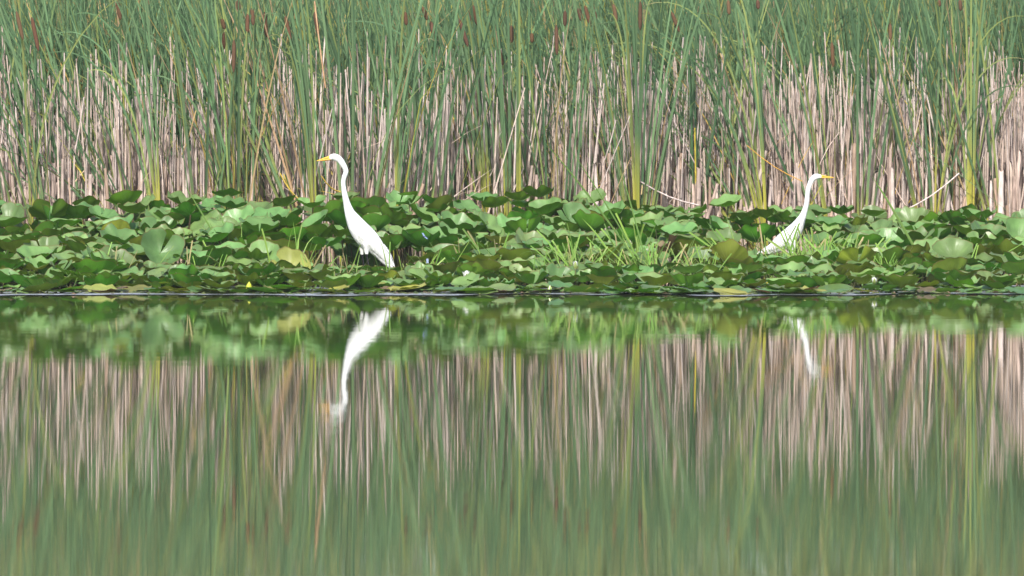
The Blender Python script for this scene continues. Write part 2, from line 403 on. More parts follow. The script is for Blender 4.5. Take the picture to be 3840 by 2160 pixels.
def czone(px):
    for lim, s_ in ((100, 'at the left frame edge'), (200, 'near far left edge'), (440, 'in the left quarter'), (680, 'above the slanting grass'), (920, 'left of left egret'), (1150, 'near the left bill'), (1300, 'behind left egret'),
                   (1500, 'just right of left egret'), (1750, 'right of left egret'), (2000, 'near photo centre'), (2250, 'just right of centre'), (2450, 'at the upright middle fan'), (2650, 'right of the middle fan'), (2850, 'left of right egret'), (2980, 'just left of right egret'),
                   (3150, 'behind right egret'), (3250, 'just right of right egret'), (3350, 'right of right egret'), (3450, 'well right of right egret'), (3560, 'above long leaning blade'), (3660, 'right of leaning blade'), (3750, 'near far right edge')):
        if px < lim: return s_
    return 'at far right edge'

HEADPOS = [(62,42,87,149),(120,65,145,191),(440,2,453,75),(878,149,876,271),(929,52,928,124),(832,70,843,110),(842,120,838,188),(892,0,897,40),(945,30,950,95),
 (992,45,1000,139),(1070,60,1090,154),(1180,45,1195,134),(1585,25,1602,75),(1615,80,1626,130),(1520,45,1524,95),(1722,70,1755,175),(1740,10,1765,80),(1775,20,1790,95),
 (1870,180,1886,245),(1918,95,1920,160),(2119,40,2118,98),(2086,94,2088,205),(2168,30,2181,80),(2193,21,2212,90),(2220,20,2236,75),(1994,124,1995,160),
 (2300,15,2312,80),(2401,5,2400,112),(2518,45,2547,120),(2730,0,2734,55),(2841,0,2843,35),(3119,158,3124,251),(3336,87,3339,150),(3599,0,3602,40),(3520,0,3523,25)]
for (xt, yt, xb, yb) in HEADPOS:
    big = (yb - yt) > 100
    dD = random.uniform(-.25, -.1) if big else random.uniform(-.15, .35)
    lean = math.degrees(math.atan2(xb - xt, yb - yt))
    base = xb + (xb - xt) / max(20, yb - yt) * (760 - yb) * .55
    cattail(base, dD, -lean * .7, nb=5, spread=5, heads=(xt, yt, xb, yb), dead=.1)
HERO = [(597, -20, 9, 7), (560, -15, 8, 6), (120, -3, 6, 6), (330, -9, 8, 6), (1190, -11, 9, 6), (1165, -7, 7, 5), (1305, -2, 7, 6), (1345, 3, 7, 5), (1470, 6, 8, 5), (1500, -14, 7, 5),
        (1575, -6, 9, 7), (1610, 8, 7, 4), (1835, -12, 10, 6), (1870, -8, 8, 6), (1905, -4, 7, 5), (1947, 0, 9, 3), (2385, 0, 10, 7), (2400, 3, 9, 6), (2610, 0, 7, 4), (2595, 6, 6, 4),
        (2865, -12, 9, 6), (2840, -17, 8, 6), (2890, -6, 7, 5), (3120, -9, 8, 6), (3228, 1, 7, 5), (3245, 6, 7, 5), (3500, -5, 8, 5), (3620, 1, 11, 7), (3590, -4, 8, 6), (3760, -8, 8, 6),
        (40, -9, 7, 6), (760, -3, 7, 6), (880, -1, 6, 5), (1010, -9, 8, 5), (2050, -5, 7, 5), (2240, -8, 8, 5)]
for (px, ln, nb, sp) in HERO: cattail(px, random.uniform(-.2, .2), ln * 1.55 if ln < -4 else ln, nb=nb, spread=sp * 1.4, Lm=2.8, arch=.16)
gaps = [random.uniform(-120, 3960) for _ in range(400)]
for px in gaps[:300 - n_cat]:
    dD = random.uniform(1.2, 3.0)
    cattail(px, dD, random.gauss(-7, 7), nb=random.choice([4, 5, 6]), spread=random.uniform(4, 9), Lm=random.uniform(2.4, 2.95), arch=.10, dead=.1)

def arc_cattail(px, dD, tips, label):
    D = Dback(px) + .5 + dD; root = link('cattail', None, loc=(X(px, D), D, 0)); bx = X(px, D)
    for (tx, ty) in tips:
        e = np.array([X(tx, D) - bx, random.uniform(-.25, .05), Z(ty, D)]); t = np.linspace(0, 1, 17)[:, None]
        L = np.linalg.norm(e); ctrl = np.array([e[0] * .22, e[1] * .3, max(e[2] * 1.12, e[2] + .25 * abs(e[0]))]); P = 2 * t * (1 - t) * ctrl + t * t * e
        P = P + np.array([random.uniform(-.02, .02), 0, 0])
        hw = .5 * random.uniform(.015, .021) * np.minimum(1, .75 + t[:, 0]) * (1 - t[:, 0] ** 3) ** .8 + .0006
        T = np.gradient(P, axis=0); T /= np.linalg.norm(T, axis=1)[:, None]; W_ = np.cross(T, [0, 1, 0]); W_ += np.array([0, random.uniform(-.7, .7), 0]); W_ /= np.linalg.norm(W_, axis=1)[:, None]
        V = np.stack([P - W_ * hw[:, None], P + np.array([0, -.4, 0]) * hw[:, None], P + W_ * hw[:, None]], 1).reshape(-1, 3)
        F = np.array([[3 * i + k, 3 * i + k + 1, 3 * i + 4 + k, 3 * i + 3 + k] for i in range(16) for k in (0, 1)])
        g = random.choice([G1, G1 * .9, G3]); y = np.clip((.24 - np.repeat(t[:, 0], 3)) / .12, 0, 1); tipc = np.clip((np.repeat(t[:, 0], 3) - .9) * 10, 0, 1)
        C = mixn(mixn(np.tile(g, (51, 1)), np.tile(YEL, (51, 1)), y), np.tile(TAN, (51, 1)), tipc * random.choice([0, 0, 1]))
        link('leaf', mesh_np('leaf', V, F, M_REED, C), root)
    tag(root, label, 'cattail', 'green cattails in the reed bed')
arc_cattail(600, -.1, [(200, 130), (330, 270), (160, 205), (260, 60), (420, 20), (300, -60), (480, -80)], 'front cattail with leaves arching far left over the left quarter')
arc_cattail(880, 0, [(560, 25), (520, 290), (480, 365), (700, -60), (760, -90)], 'cattail with leaves bending down left, left of the left egret')
arc_cattail(1180, -.1, [(980, 60), (1010, 140), (1040, -60), (1080, -100), (1110, -60), (1000, -40)], 'sheaf of leaves slanting left above the bill of left egret')
arc_cattail(1835, -.1, [(1440, 0), (1500, 60), (1245, 97), (1600, -40), (1640, -80), (1680, -60), (1720, -80)], 'wide fan of leaves sweeping left between left egret and centre')
arc_cattail(1900, .0, [(1600, 395), (1530, 515), (1780, -60), (1820, -80)], 'cattail near centre with two leaves drooping low to the left')
arc_cattail(2880, -.1, [(2160, 110), (2200, 185), (2480, 215), (2410, 20), (2640, -60), (2690, -80), (2730, -60)], 'cattail left of right egret whose leaves arch far left')
arc_cattail(2865, .1, [(2460, 510), (2600, 60), (2780, -60)], 'cattail left of right egret with one low flat arching leaf')
arc_cattail(3500, .0, [(3860, 225), (3880, 70), (3840, 330), (3560, -60)], 'cattail whose leaves arch out of the picture on the right')
arc_cattail(1480, .0, [(1640, 155), (1655, 240), (1540, -60), (1420, -60)], 'cattail with leaves leaning right between left egret and centre')
arc_cattail(3640, -.05, [(3520, 300), (3700, -60), (3600, -60), (3640, -90), (3660, -60), (3620, -70)], 'dense upright dark sheaf of leaves near the right edge')
arc_cattail(2390, -.2, [(2330, -60), (2360, -80), (2400, -80), (2420, -60), (2450, 10), (2480, 50), (2300, 0), (2270, 60)], 'tall upright fan of green leaves right of centre')
arc_cattail(1945, -.2, [(1925, -60), (1940, -80), (1950, -80), (1935, -80)], 'narrow column of upright green leaves at the centre')

# willow scrub far behind the bed
N = 90000; cx = RNG.uniform(-17, 17, 150); cy = RNG.uniform(82, 88, 150); cr = RNG.uniform(1.2, 2.2, 150); cz = RNG.uniform(1.8, 6.4, 150); k = RNG.integers(0, 150, N)
d = RNG.normal(0, 1, (N, 3)); d /= np.linalg.norm(d, axis=1)[:, None]; pos = np.stack([cx[k], cy[k], cz[k]], -1) + d * (cr[k] * RNG.uniform(.6, 1.05, N))[:, None]
pos[:, 2] = np.maximum(pos[:, 2], .1); a_ = RNG.normal(0, 1, (N, 3)); a_ /= np.linalg.norm(a_, axis=1)[:, None]; b_ = np.cross(a_, RNG.normal(0, 1, (N, 3))); b_ /= np.linalg.norm(b_, axis=1)[:, None]
a_ *= .11; b_ *= .045; V = np.stack([pos - a_, pos + b_, pos + a_, pos - b_], 1).reshape(-1, 3)
c = np.repeat(mixn(np.array([.20, .26, .10]), np.array([.32, .34, .15]), RNG.random(N)), 4, 0)
o = link('willow_scrub', mesh_np('willow_scrub', V, np.arange(4 * N).reshape(N, 4), M_REED, c)); tag(o, 'pale green willow scrub closing the view behind the reed bed', 'bushes', kind='stuff')

# the rest of the bed, past anyone's counting
def reed_mass(N, d0, d1, xw, Lmean, name, label, px_lo=-4200, px_hi=8000, arch=.12):
    px = RNG.uniform(px_lo, px_hi, N); dD = RNG.uniform(d0, d1, N)
    Db = np.interp(px, FX, [64.7, 64.9, 65.1, 65.5, 67.3, 68.4, 68.9, 69.1]) + .7 + dD
    # clump: several blades share a base
    base = np.stack([(px - 1920) / FPX * Db, Db, np.full(N, -.02)], -1)
    g = N // 6; gi = RNG.integers(0, g, N)
    cb = base[gi]; lean = RNG.normal(R(8), R(9.5), g)[gi] + RNG.normal(0, R(4), N)
    base = cb + np.stack([RNG.normal(0, .03, N), RNG.normal(0, .03, N), np.zeros(N)], -1)
    phi = np.where(lean > 0, np.pi, 0) + RNG.normal(0, .6, N); lean = np.abs(lean)
    L = Lmean * RNG.uniform(.75, 1.15, N)
    a = RNG.random(N); kap = np.where(a < arch, RNG.uniform(R(50), R(115), N), RNG.uniform(R(0), R(16), N))
    kt = np.where(RNG.random(N) < .07, RNG.uniform(.35, .8, N), 2); ka = RNG.uniform(R(50), R(120), N)
    u = RNG.random(N); c = mixn(G2, G1, u); c = np.where((RNG.random(N) < .15)[:, None], mixn(G1, G3, RNG.random(N)), c)
    dead = RNG.random(N) < .12; c = np.where(dead[:, None], mixn(TAN, YEL * .8, RNG.random(N)), c) * (RNG.uniform(.68, 1.25, N) * (.86 + .22 * np.sin(px / 90 + 2.5 * np.sin(px / 260 + dD))))[:, None]
    cy = np.where((RNG.random(N) < .5)[:, None], YEL, c) * RNG.uniform(.7, 1.1, N)[:, None]
    V, F, C = ribbons(base, L, RNG.uniform(.012, .021, N), phi, lean, kap, RNG.uniform(-R(70), R(70), N), kt, ka, 7, c, c * 1.05, cy, .33)
    o = link(name, mesh_np(name, V, F, M_REED, C)); tag(o, label, 'cattail', kind='stuff'); return o
reed_mass(12000, 1.9, 5.0, 0, 2.85, 'cattail_bed', 'dense mass of green cattail leaves filling the reed bed behind the front plants')
reed_mass(13000, 4.8, 12.5, 0, 3.1, 'cattail_backing', 'distant cattail leaves closing off the back of the reed bed')

# ------------------------------------------------------------------ dead stalks
SC = [np.array([.50, .40, .345]), np.array([.54, .45, .415]), np.array([.41, .315, .265]), np.array([.58, .40, .22])]
def stalk_mesh(k, kind):
    rs = random.Random(k * 17 + 3); S = 14; z = np.linspace(0, 1, S)
    if kind == 'tall': r = 1 - .55 * z
    elif kind == 'mid': r = 1 - .4 * z
    else: r = 1.0 - .35 * z ** 1.5
    drop = 0
    for i in range(S):
        if rs.random() < .16: drop += rs.uniform(.04, .13)
        r[i] = max(.3, r[i] - drop) + rs.uniform(-.03, .05)
    bx = rs.uniform(-.03, .03); ph = rs.uniform(0, 6)
    P = np.stack([bx * np.sin(z * 3 + ph) - bx * math.sin(ph), .5 * bx * z, z], -1)
    V, F = tubes(P[None], r[None] * 1.0, 6, radb=r[None] * .8)
    V[:, :2] = (V[:, :2] - np.repeat(P[:, :2], 6, 0)) + 0 # centred ring offsets in radius units
    ring = V[:, :2].copy()
    V[:, 0] = ring[:, 0]; V[:, 1] = ring[:, 1]
    if kind == 'stub':       # torn top
        V[-6:, 2] += np.array([rs.uniform(-.12, .06) for _ in range(6)])
    c = SC[rs.randrange(3)] * 1.0
    C = np.tile(c, (len(V), 1)) * (0.9 + .2 * np.repeat(z, 6))[:, None]
    F2 = np.array([[(S - 1) * 6 + j for j in (0, 1, 2, 3)], [(S - 1) * 6 + j for j in (0, 3, 4, 5)]])
    return mesh_np('dead_stalk', V, [F, F2], M_STALK, C, smooth=(kind != 'stub'))
STALKS = {k: [stalk_mesh(i + 31 * j, k) for i in range(6)] for j, k in enumerate(('tall', 'mid', 'stub'))}
def place_stalk(px, dD, kind, h, r, lean, leany):
    D = Dback(px) + .5 + dD
    o = link('dead_stalk', random.choice(STALKS[kind]), None, (X(px, D), D, -.03), (R(leany), R(lean), random.uniform(0, 6.28)), (r, r, h))
    lk = ('leaning left' if lean < -4 else 'leaning right' if lean > 4 else 'upright')
    nm = {'tall': ('very tall' if h > 1.6 else 'tall') + ' thin dead stalk', 'mid': 'medium dead stalk', 'stub': 'short thick dead stump'}[kind]
    pend(o, '%s %s %s' % (nm, lk, czone(px)), 'reed stalk', 'dead standing reed stalks', px)
def dens(px): return interp(px, [0, 900, 1300, 1900, 2400, 3840], [.75, .7, .6, .8, 1.25, 1.3])
cnt = 0
while cnt < 300:
    px = random.uniform(-60, 3900)
    if random.random() > dens(px) / 1.3: continue
    u = random.random()
    if u < .42: place_stalk(px, random.uniform(.05, .9), 'tall', random.triangular(1.05, 2.05, 1.5), random.uniform(.0085, .013), random.gauss(0, 3.0) if random.random() < .93 else random.gauss(0, 9), random.gauss(0, 2))
    elif u < .72: place_stalk(px, random.uniform(.0, .6), 'mid', random.triangular(.65, 1.4, 1.0), random.uniform(.013, .021), random.gauss(0, 4), random.gauss(0, 2))
    else: place_stalk(px, random.uniform(-.05, .5), 'stub', random.triangular(.55, 1.1, .85), random.uniform(.020, .040), random.gauss(0, 3.5), random.gauss(0, 2))
    cnt += 1
# the uncounted remainder
def stalk_mass(name, N, d0, d1, tri_, rlo, rhi, cols, label):
    px = RNG.uniform(-4000, 7800, N); keep = RNG.random(N) < np.interp(px, [0, 900, 1300, 1900, 2400, 3840], [.58, .52, .5, .75, 1, 1])
    # stalks stand in clumps with gaps between
    keep &= RNG.random(N) < (.62 + .38 * np.sin(px / 37.0 + 2 * np.sin(px / 211.0))) + .12
    px = px[keep]; N = len(px)
    dD = RNG.uniform(d0, d1, N); D = np.interp(px, FX, [64.7, 64.9, 65.1, 65.5, 67.3, 68.4, 68.9, 69.1]) + .5 + dD
    h = RNG.triangular(*tri_, N); r0 = RNG.uniform(rlo, rhi, N)
    z = np.linspace(0, 1, 6)[None]; ln = np.where(RNG.random(N) < .10, RNG.normal(0, .16, N), RNG.normal(0, .05, N)); lb = RNG.normal(0, .03, N)
    P = np.stack([(px / FPX * D - 1920 / FPX * D)[:, None] + ln[:, None] * h[:, None] * z, D[:, None] + lb[:, None] * h[:, None] * z, h[:, None] * z - .03], -1)
    rr = r0[:, None] * (1 - .5 * z) * (1 + RNG.uniform(-.18, .18, (N, 6)))
    V, F = tubes(P, rr, 5)
    c = cols[RNG.integers(0, len(cols), N)] * RNG.uniform(.72, 1.15, N)[:, None]
    o = link(name, mesh_np(name, V, F, M_STALK, np.repeat(c, 30, 0))); tag(o, label, 'reed stalks', kind='stuff')
stalk_mass('dead_stalk_mass', 9500, .05, 1.8, (.8, 1.4, 2.1), .0075, .0135, np.array(SC[:3]), 'uncounted thin pinkish grey dead stalks crowding the reed bed')
stalk_mass('dead_stump_mass', 9500, .0, 2.2, (.4, .8, 1.12), .014, .034, np.array([SC[2], SC[0] * .95, [.40, .29, .215], SC[0]]), 'uncounted thick brown stumps crowding the base of the reed bed')
# bent and fallen straw among the stalks
N = 8500; px = RNG.uniform(-3500, 7400, N); D = np.interp(px, FX, [64.7, 64.9, 65.1, 65.5, 67.3, 68.4, 68.9, 69.1]) + .5 + RNG.uniform(0, 2.6, N)
base = np.stack([(px - 1920) / FPX * D, D, np.abs(RNG.normal(0, .35, N))], -1)
c = mixn(SC[1], TAN, RNG.random(N)); yy = RNG.random(N) < .22; c = np.where(yy[:, None], mixn(YEL, np.array([.6, .38, .07]), RNG.random(N)), c)
gg = RNG.random(N) < .08; c = np.where(gg[:, None], G3, c)
V, F, C = ribbons(base, RNG.uniform(.2, .85, N), RNG.uniform(.006, .012, N), np.where(RNG.random(N) < .5, 0, np.pi) + RNG.normal(0, .5, N), RNG.uniform(R(15), R(105), N),
                  RNG.uniform(-.3, .6, N), RNG.uniform(-1.2, 1.2, N), S=4, cbase=c, ctip=c, blunt=RNG.random(N) < .5)
o = link('fallen_straw', mesh_np('fallen_straw', V, F, M_STALK, C)); tag(o, 'tangle of bent tan and yellow straw among the reed bases', 'straw', kind='stuff')
# single slanting straws that stand out
def straw(px0, py0, px1, py1, dD, r, c, label):
    D = Dback((px0 + px1) / 2) + .4 + dD
    a = Vector((X(px0, D), D, max(Z(py0, D), .0))); b = Vector((X(px1, D), D + .12, Z(py1, D)))
    t = np.linspace(0, 1, 5)[:, None]; P = np.array(a)[None] * (1 - t) + np.array(b)[None] * t; P[:, 2] -= .03 * np.sin(t[:, 0] * np.pi)
    V, F = tubes((P - np.array(a))[None], np.full((1, 5), r * .66), 6)
    o = link('loose_straw', mesh_np('loose_straw', V, F, M_STALK, np.tile(c, (len(V), 1))), loc=a)
    tag(o, label, 'straw', 'loose slanting straws')
S_ = np.array
straw(3390, 790, 3600, 650, -.2, .009, SC[1] * 1.1, 'pale snapped straw slanting up right behind the leaves right of centre grass')
straw(2400, 680, 2620, 770, -.15, .010, SC[1], 'thick pale straw slanting down right behind the leaves near the centre')
straw(2450, 270, 2610, 620, .1, .007, SC[1] * 1.1, 'long thin grey straw slanting down right beside the tall middle fan')
straw(2800, 545, 3010, 680, -.2, .006, S_([.62, .36, .08]), 'orange straw slanting down toward the neck of the right egret')
straw(1205, 660, 1275, 720, -.2, .008, S_([.62, .44, .07]), 'short yellow straw slanting behind the neck of the left egret')
straw(1050, 650, 1125, 752, -.2, .010, S_([.62, .46, .09]), 'thick yellow straw leaning left beside the left egret bill')
straw(2605, 480, 2612, 730, .05, .011, S_([.58, .46, .07]), 'upright golden yellow broken leaf between the middle fan and right egret')
straw(2405, 730, 2420, 555, -.05, .009, S_([.52, .36, .2]), 'short orange tan straw standing beside the tall middle fan')
straw(735, 415, 680, 580, .1, .008, S_([.58, .4, .2]), 'pale orange straw leaning right above the left leaf bed')
straw(2310, 450, 2260, 620, .0, .008, SC[1] * 1.25, 'bright grey straw leaning right between centre and middle fan')
straw(2700, 200, 2790, 420, .2, .010, S_([.55, .38, .2]), 'tan broken stem slanting down right high above the right egret')
straw(1180, 5, 1220, 330, .15, .010, S_([.55, .36, .2]), 'long tan dry stem arcing down above the head of the left egret')
straw(315, 365, 280, 560, -.1, .009, SC[1] * 1.2, 'pale grey stalk leaning right in the left quarter of the reeds')

# ------------------------------------------------------------------ lily leaves
def leaf_mesh(k, name='leaf_blade', flat=False, mats=LEAF['green'], segs=38):
    rs = random.Random(900 + k); notch = R(rs.uniform(4, 16)); th = np.linspace(-math.pi + notch, math.pi - notch, segs)
    rr = np.array([.0, .28, .55, .78, .93, 1.0]); cup = rs.uniform(.2, .62) if not flat else rs.uniform(.02, .14)
    if not flat and rs.random() < .2: cup = -rs.uniform(.02, .12)
    wav = rs.uniform(.05, .13) if not flat else rs.uniform(.02, .06); fold = rs.uniform(0, .22) if not flat else 0; k1 = rs.choice([4, 5, 6, 7]); p1, p2, p3 = [rs.uniform(0, 6.3) for _ in range(3)]
    V, UV = [], []
    for r in rr:
        for t in th:
            edge = 1 + .045 * math.sin(3 * t + p1) + .03 * math.sin(7 * t + p2) + .018 * math.sin(13 * t + p3)
            nt_ = 1 - .25 * math.exp(-((math.pi - abs(t)) / .35) ** 2)
            R_ = r * edge * nt_
            x, y = R_ * math.cos(t) * 1.08, R_ * math.sin(t)
            z = cup * r ** 1.8 + wav * r ** 2.5 * (math.sin(k1 * t + p2) + .5 * math.sin((k1 + 4) * t + p3)) + fold * abs(y) * r + (.05 * (x * x - y * y) * math.sin(p1) if not flat else 0)
            # rolled edge
            if not flat and r == 1.0: z -= .05 * (0.5 + .5 * math.sin(2 * t + p1))
            V.append((x, y, z)); UV.append(((t / math.pi + 1) / 2, r))
    n = segs; F = []
    for i in range(len(rr) - 1):
        for j in range(n - 1):
            F.append((i * n + j, (i + 1) * n + j, (i + 1) * n + j + 1, i * n + j + 1))
    return V, np.array(F), UV
LV = [leaf_mesh(k) for k in range(16)]
FLV = [leaf_mesh(50 + k, flat=True, segs=20) for k in range(5)]
LM = {c: [bpy.data.objects.new('leaf_blade', mesh_np('leaf_blade', v, f, LEAF[c], col=np.zeros(3), uv=u)) for (v, f, u) in LV] for c in LEAF}
FM = {c: [mesh_np('lily_pad', v, f, LEAF[c], col=np.zeros(3), uv=u) for (v, f, u) in FLV] for c in LEAF}
zz = np.linspace(0, 1, 6)
def leafstalk(bend, c):
    P = np.stack([bend * zz ** 2, 0 * zz, zz], -1); V, F = tubes(P[None], np.full((1, 6), .0065), 6); return mesh_np('stalk', V, F, M_GRASS, np.tile(c, (len(V), 1)))
LST = [bpy.data.objects.new('stalk', leafstalk(0, c)) for c in ([.14, .17, .06], [.20, .24, .08], [.12, .09, .045])]

leaves = []
def leaf_plant(px, D, z, rad, tilt, tdir, spin, colour, extra=1.0):
    x = X(px, D); off = random.gauss(0, .08) * min(1, z / .3); offy = random.gauss(0, .05)
    root = link('lily_leaf', None, loc=(x - off, D - offy, 0)); root.empty_display_size = .05
    v = Vector((off, offy, z + .03))
    cp(random.choice(LST), root, (0, 0, -.03), v.to_track_quat('Z', 'Y').to_euler(), (1, 1, v.length))
    M = Matrix.Rotation(tdir, 4, 'Z') @ Matrix.Rotation(tilt, 4, 'Y') @ Matrix.Rotation(spin, 4, 'Z')
    cp(random.choice(LM[colour]), root, (off, offy, z), M.to_euler(), (rad, rad, rad * random.uniform(.7, 1.1) * extra))
    return root
def bed(px, t):
    df, db = Dfront(px), Dback(px); D = df + .25 + (db - df - .25) * t
    y = 1082 + (Ybackc(px) - 1082) * t ** .93
    return D, y
def blocked(px, D, y):
    if (560 < px < 700 or 1050 < px < 1215 or 1580 < px < 1700 or 2030 < px < 2330 or 2380 < px < 2680 or 3070 < px < 3420) and D < 62.9 and y < 1012: return 3
    if 1215 < px < 1545 and D < 63.4 and y < 1052: return 1
    if 2715 < px < 3095 and D < 67.55 and y < 985: return 2
    return 0
rows, spots = 15, []
for i in range(rows):
    t = (i + .3) / (rows - .4); nc = int(24 - 3 * t) if i % 2 else int(23 - 3 * t)
    for j in range(nc):
        pxx = (j + random.uniform(.05, .95)) / nc * 3960 - 60
        spots.append((pxx, min(1, max(0, t + random.gauss(0, .018)))))
random.shuffle(spots); nl = 0
tri = []
def leaf_params(t):
    u = random.random()
    if t < .5: colour = "olive" if u < .22 else ('green' if u < .90 else ('yellow' if u < .955 else 'brown'))
    else: colour = 'green' if u < .95 else 'olive'
    rad = random.uniform(.118, .178) * (1 - .08 * t) * (.82 if t < .12 else 1)
    return colour, rad
for (pxx, t) in spots:
    D, y = bed(pxx, t); y += random.gauss(0, 9); b = blocked(pxx, D, y)
    if b == 1: y = random.uniform(1060, 1090)
    if b == 2:
        if random.random() < .55: continue
        y = random.uniform(1000, 1070); 
    if b == 3: y = random.uniform(1018, 1075)
    if nl >= 287: break
    z = max(.02, Z(y, D))
    if b and z < .03: continue
    colour, rad = leaf_params(t)
    # tilt direction: angle 0 lowers +X side; -90 deg lowers the side towards the camera (upper face shows)
    m = random.random()
    if m < .60: td = R(-90) + random.gauss(0, R(45)); tl = abs(random.gauss(R(12), R(9))); look = 'pale upper side'
    elif m < .88: td = R(90) + random.gauss(0, R(45)); tl = abs(random.gauss(R(17), R(9))); look = 'dark underside'
    else: td = random.uniform(0, 6.28); tl = R(random.uniform(25, 48)); look = 'tipped steeply'
    if z < .06: tl *= .35
    squash = min(1, .35 + z * 3.2)
    o = leaf_plant(pxx, D, z, rad, tl, td, random.uniform(0, 6.28), colour, squash)
    row = 'back' if t > .82 else 'rear' if t > .6 else 'middle' if t > .38 else 'front' if t > .16 else 'waterside'
    cn = {'green': 'green', 'olive': 'olive', 'yellow': 'yellowing', 'brown': 'bronze brown'}[colour]
    pend(o, '%s leaf, %s, %s row %s' % (cn, look, row, zone(pxx)), 'leaf', 'lily leaves held above the water', pxx)
    nl += 1
# a few leaves the eye goes to: px, row, distance, radius, tilt, side, colour, label
UP, DN = R(-90), R(90)
for (px, py, D, rad, tl, td, cl, lb) in [
    (1085, 1012, 61.7, .150, 50, UP, 'yellow', 'big yellowing leaf with yellow veins, front left of left egret'),
    (1450, 1078, 61.2, .120, 35, DN + .3, 'olive', 'large olive leaf standing up below the tail of left egret'),
    (2730, 985, 62.1, .150, 48, DN, 'olive', 'large bronze olive leaf seen from below, left of right egret'),
    (2690, 1048, 61.4, .130, 42, DN - .5, 'olive', 'scalloped olive leaf near the waterline left of right egret'),
    (715, 805, 64.0, .150, 36, DN, 'green', 'big dark green heart shaped underside at the slanting grass'),
    (850, 738, 64.9, .12, 10, DN, 'green', 'dark cupped leaf rising highest behind the slanting grass'),
    (2018, 740, 66.9, .125, 8, DN, 'green', 'dark winged leaf rising highest near the photo centre'),
    (3215, 985, 62.3, .150, 40, DN + .2, 'olive', 'large olive leaf on a leaning stalk right of right egret'),
    (3575, 965, 62.5, .155, 30, UP, 'green', 'wide pale cupped leaf at long leaning blade, front row'),
    (600, 950, 62.2, .165, 55, UP + .3, 'green', 'broad fresh green leaf facing the viewer below the slanting grass'),
    (985, 985, 62.0, .150, 40, UP, 'green', 'broad glossy leaf facing the viewer left of the yellow veined leaf'),
    (1372, 985, 64.0, .135, 48, UP, 'green', 'pale leaf right behind the black legs of left egret'),
    (1300, 935, 64.0, .125, 45, UP, 'green', 'pale leaf behind the belly of left egret')]:
    o = leaf_plant(px, D, max(.03, Z(py, D)), rad, R(tl), td, random.uniform(0, 6.28) if cl != 'yellow' else 1.0, cl)
    tag(o, lb, 'leaf', 'lily leaves held above the water')
# lower layer and the beds outside the frame
def leaf_mass(name, entries, c, label):
    Vs, Fs, Us, Cs, n = [], [], [], [], 0
    for (x, D, z, rad, tl, td, sp) in entries:
        v, f, u = random.choice(LV)
        M = Matrix.Translation((x, D, z)) @ Matrix.Rotation(td, 4, 'Z') @ Matrix.Rotation(tl, 4, 'Y') @ Matrix.Rotation(sp, 4, 'Z') @ Matrix.Scale(rad, 4)
        A = np.array(M); vv = np.asarray(v) @ A[:3, :3].T + A[:3, 3]; vv[:, 2] = np.maximum(vv[:, 2], .006)
        Vs.append(vv); Fs.append(f + n); Us.append(u); Cs.append(np.full((len(vv), 3), random.random())); n += len(vv)
    o = link(name, mesh_np(name, np.concatenate(Vs), np.concatenate(Fs), LEAF[c], np.concatenate(Cs), np.concatenate(Us))); tag(o, label, 'leaves', kind='stuff')
ents = {'green': [], 'olive': []}; stems = []
def rnd_ent(px, t, sink):
    D, y = bed(px, t); z = max(.02, Z(y, D)) * sink
    b = blocked(px, D, PY(z, D) - 20)
    if b: z = .03 if b == 1 else min(z, .06)
    u = random.random()
    td = (R(-90) if u < .6 else R(90)) + random.gauss(0, R(50)); tl = abs(random.gauss(R(12), R(8)))
    c, rad = leaf_params(t); c = c if c in ents else 'olive'
    ents[c].append((X(px, D), D, z, rad, tl if z > .06 else tl * .3, td, random.uniform(0, 6.28)))
    stems.append((X(px, D), D, z))
for i in range(1000): rnd_ent(random.uniform(-100, 3940), random.random(), random.uniform(.55, .97))
for i in range(420): rnd_ent(random.uniform(-2600, -70), random.random(), random.uniform(.7, 1))
for i in range(420): rnd_ent(random.uniform(3920, 6500), random.random(), random.uniform(.7, 1))
leaf_mass('lower_lily_leaves', ents['green'], 'green', 'green lily leaves crowded under and beside the leaves that show singly')
leaf_mass('lower_olive_leaves', ents['olive'], 'olive', 'olive lily leaves crowded low near the front of the leaf bed')
st = np.array(stems); P = np.stack([np.stack([st[:, 0] + .0, st[:, 1], st[:, 2] * 0 - .02], -1), np.stack([st[:, 0] * 1.0 + .015, st[:, 1], st[:, 2] * .5], -1), np.stack([st[:, 0], st[:, 1], st[:, 2]], -1)], 1)
V, F = tubes(P, np.full(P.shape[:2], .006), 5)
o = link('lower_leaf_stalks', mesh_np('lower_leaf_stalks', V, F, M_GRASS, np.tile([.13, .13, .055], (len(V), 1)))); tag(o, 'stalks of the crowded lower lily leaves', 'stalks', kind='stuff')
# floating pads along the open water
for k in range(230):
    px = random.uniform(-40, 3880); D = Dfront(px) + abs(random.gauss(0, .62)) - .34
    if D < 59.7: continue
    u = random.random(); c = 'green' if u < .66 else 'olive' if u < .84 else 'brown' if u < .90 else 'yellow'
    r = random.uniform(.06, .15)
    o = link('lily_pad', random.choice(FM[c]), None, (X(px, D), D, .012 + random.uniform(0, .02)), (R(7) + random.gauss(0, R(6)), random.gauss(0, R(5)), random.uniform(0, 6.28)), (r, r, r))
    cn = {'green': 'green', 'olive': 'olive', 'yellow': 'yellow', 'brown': 'bronze brown'}[c]
    pend(o, '%s %s floating pad at waterline %s' % ('small' if r < .1 else 'broad', cn, zone(px)), 'lily pad', 'lily pads floating at the waterline', px)

